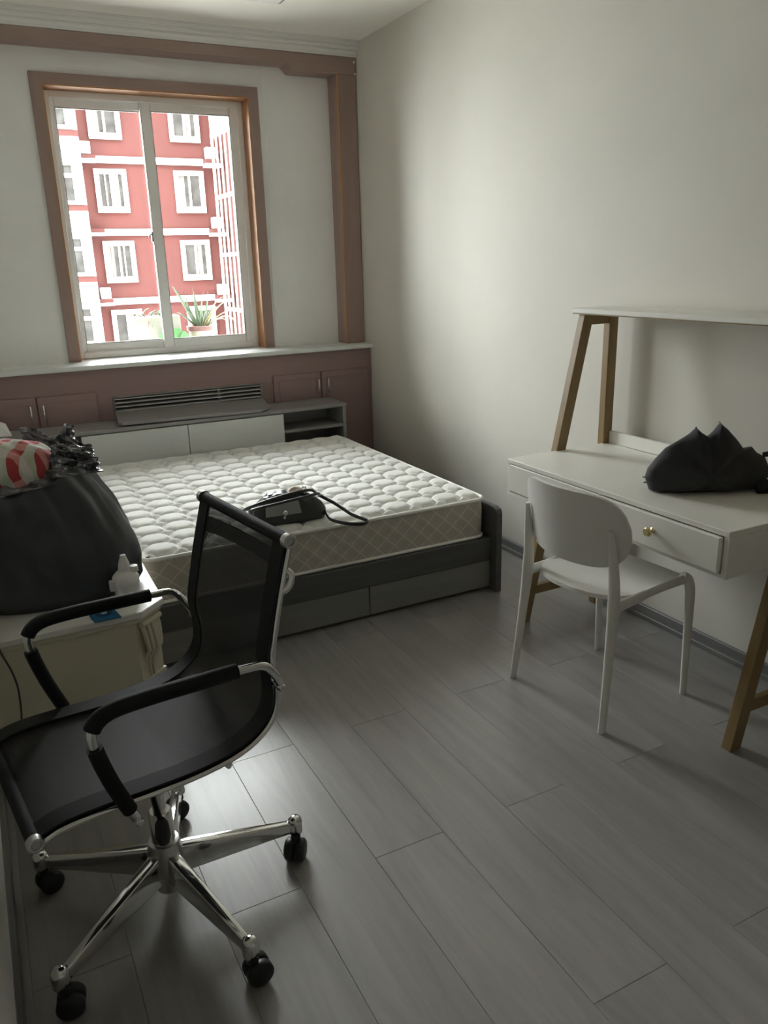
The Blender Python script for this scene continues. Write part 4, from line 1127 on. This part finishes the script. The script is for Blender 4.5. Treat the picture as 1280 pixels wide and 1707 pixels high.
# white projecting bay to the left
MB().box((bx_(-2.0), BY - 0.9, -10.0), (bx_(4.49) , BY + 0.02, bz_(7.6))).build('white_bay', 'facade_white', bld, smooth=0)
for k in range(-3, 3):
    zt = 2.92 + FL * k
    by2 = BY - 0.9
    sc2 = 1.0 - 0.9 / 36.4
    def ex(x): return bx_(x) * sc2
    def ez(z): return (bz_(z) - 1.5) * sc2 + 1.5
    MB().box((ex(2.2), by2 - 0.04, ez(zt - 1.84)), (ex(4.60), by2 + 0.02, ez(zt - 1.64) )).build('red_band', 'facade_red', bld, smooth=0)
    fr_ = MB()
    fr_.box((ex(2.9), by2 - 0.08, ez(zt - 1.62)), (ex(4.50), by2 + 0.02, ez(zt - 1.50))).box((ex(4.22), by2 - 0.08, ez(zt - 1.50)), (ex(4.50), by2 + 0.02, ez(zt - 0.26)))
    fr_.box((ex(2.9), by2 - 0.08, ez(zt - 0.74)), (ex(4.22), by2 + 0.02, ez(zt - 0.60))).box((ex(2.9), by2 - 0.08, ez(zt - 0.33)), (ex(4.22), by2 + 0.02, ez(zt - 0.26)))
    fr_.box((ex(3.50), by2 - 0.08, ez(zt - 1.50)), (ex(3.62), by2 + 0.02, ez(zt - 0.26)))
    wf = fr_.build('bay_window', 'facade_white', bld, smooth=0)
    for (xa, xb) in ((2.95, 3.50), (3.62, 4.22)):
        for (za, zb) in ((zt - 1.50, zt - 0.74), (zt - 0.60, zt - 0.33)):
            MB().box((ex(xa), by2 - 0.03, ez(za)), (ex(xb), by2 - 0.004, ez(zb))).build('pane', 'window_glass_far', wf, smooth=0)
# projecting bay to the right
MB().box((bx_(9.75), BY - 1.6, -10.0), (bx_(14), BY + 0.02, bz_(7.6))).build('red_bay', 'facade_red', bld, smooth=0)
for k in range(-3, 3):
    zt = 2.92 + FL * k
    by2 = BY - 1.6
    sc2 = 1.0 - 1.6 / 36.4
    def ex(x): return bx_(x) * sc2
    def ez(z): return (bz_(z) - 1.5) * sc2 + 1.5
    MB().box((bx_(9.72), by2 - 0.05, bz_(zt - 1.84)), (bx_(13), by2 + 0.02, bz_(zt - 1.60))).build('white_band', 'facade_white', bld, smooth=0)
    wf = MB().box((bx_(9.95), by2 - 0.04, bz_(zt - 1.45)), (bx_(11.2), by2 + 0.02, bz_(zt - 0.35))).build('bay_window', 'facade_white', bld, smooth=0)
    for (xa, xb) in ((10.02, 10.5), (10.6, 11.1)):
        MB().box((bx_(xa), by2 - 0.06, bz_(zt - 1.38)), (bx_(xb), by2 - 0.03, bz_(zt - 0.42))).build('pane', 'window_glass_far', wf, smooth=0)
MB().box((bx_(-6), BY - 0.5, bz_(7.6)), (bx_(22), BY + 10.2, bz_(7.8))).build('roof_slab', 'facade_white', bld, smooth=0)

# outer wall of the building this room belongs to, unseen; height invented to shade the red facade
ow = MB()
OY0, OY1 = YB + 0.02, YB + 0.24
ow.box((-30, OY0, -10.0), (XL - 0.13, OY1, 34.0)).box((XR + 0.13, OY0, -10.0), (40, OY1, 34.0))
ow.box((XL - 0.13, OY0, ZC + 0.125), (XR + 0.13, OY1, 34.0)).box((XL - 0.13, OY0, -10.0), (XR + 0.13, OY1, -0.125))
tag(ow.build('wall_outside', 'facade_outer', smooth=0), 'outer wall around the room window, made tall to shade the facade', 'wall', kind='structure')

ac0 = None
for (x, z) in ((4.53, 5.40), (4.62, 0.46), (9.02, 5.36), (9.05, 2.90), (9.05, 0.43)):
    loc = (bx_(x) + 0.22, BY - 0.26, bz_(z) + 0.005)
    if ac0 is None:
        ac0 = thing('air_conditioner', 'white air conditioner on a building ledge beside the wide bay windows', 'air conditioner', loc, 0, 'air conditioners beside the wide bay windows')
        MB().box((-0.20, -0.16, 0.0), (0.20, 0.16, 0.46), 0.02).build('casing', 'ac_white', ac0, world=False)
        for q in range(5):
            MB().box((-0.16, -0.175, 0.06 + q * 0.075), (0.10, -0.158, 0.095 + q * 0.075)).build('grille_slot', 'ac_grille', ac0, smooth=0, world=False)
    else:
        c_ = copy_tree(ac0); c_.location = loc
        if x > 8:
            c_['label'] = 'white air conditioner on a building ledge behind the cage bars'
            c_['group'] = 'air conditioners behind the cage bars'

tag(MB().box((-60, 5.8, -10.3), (80, 120, -10.0)).build('ground', 'street', smooth=0), 'paved yard between the buildings', 'ground', kind='structure')
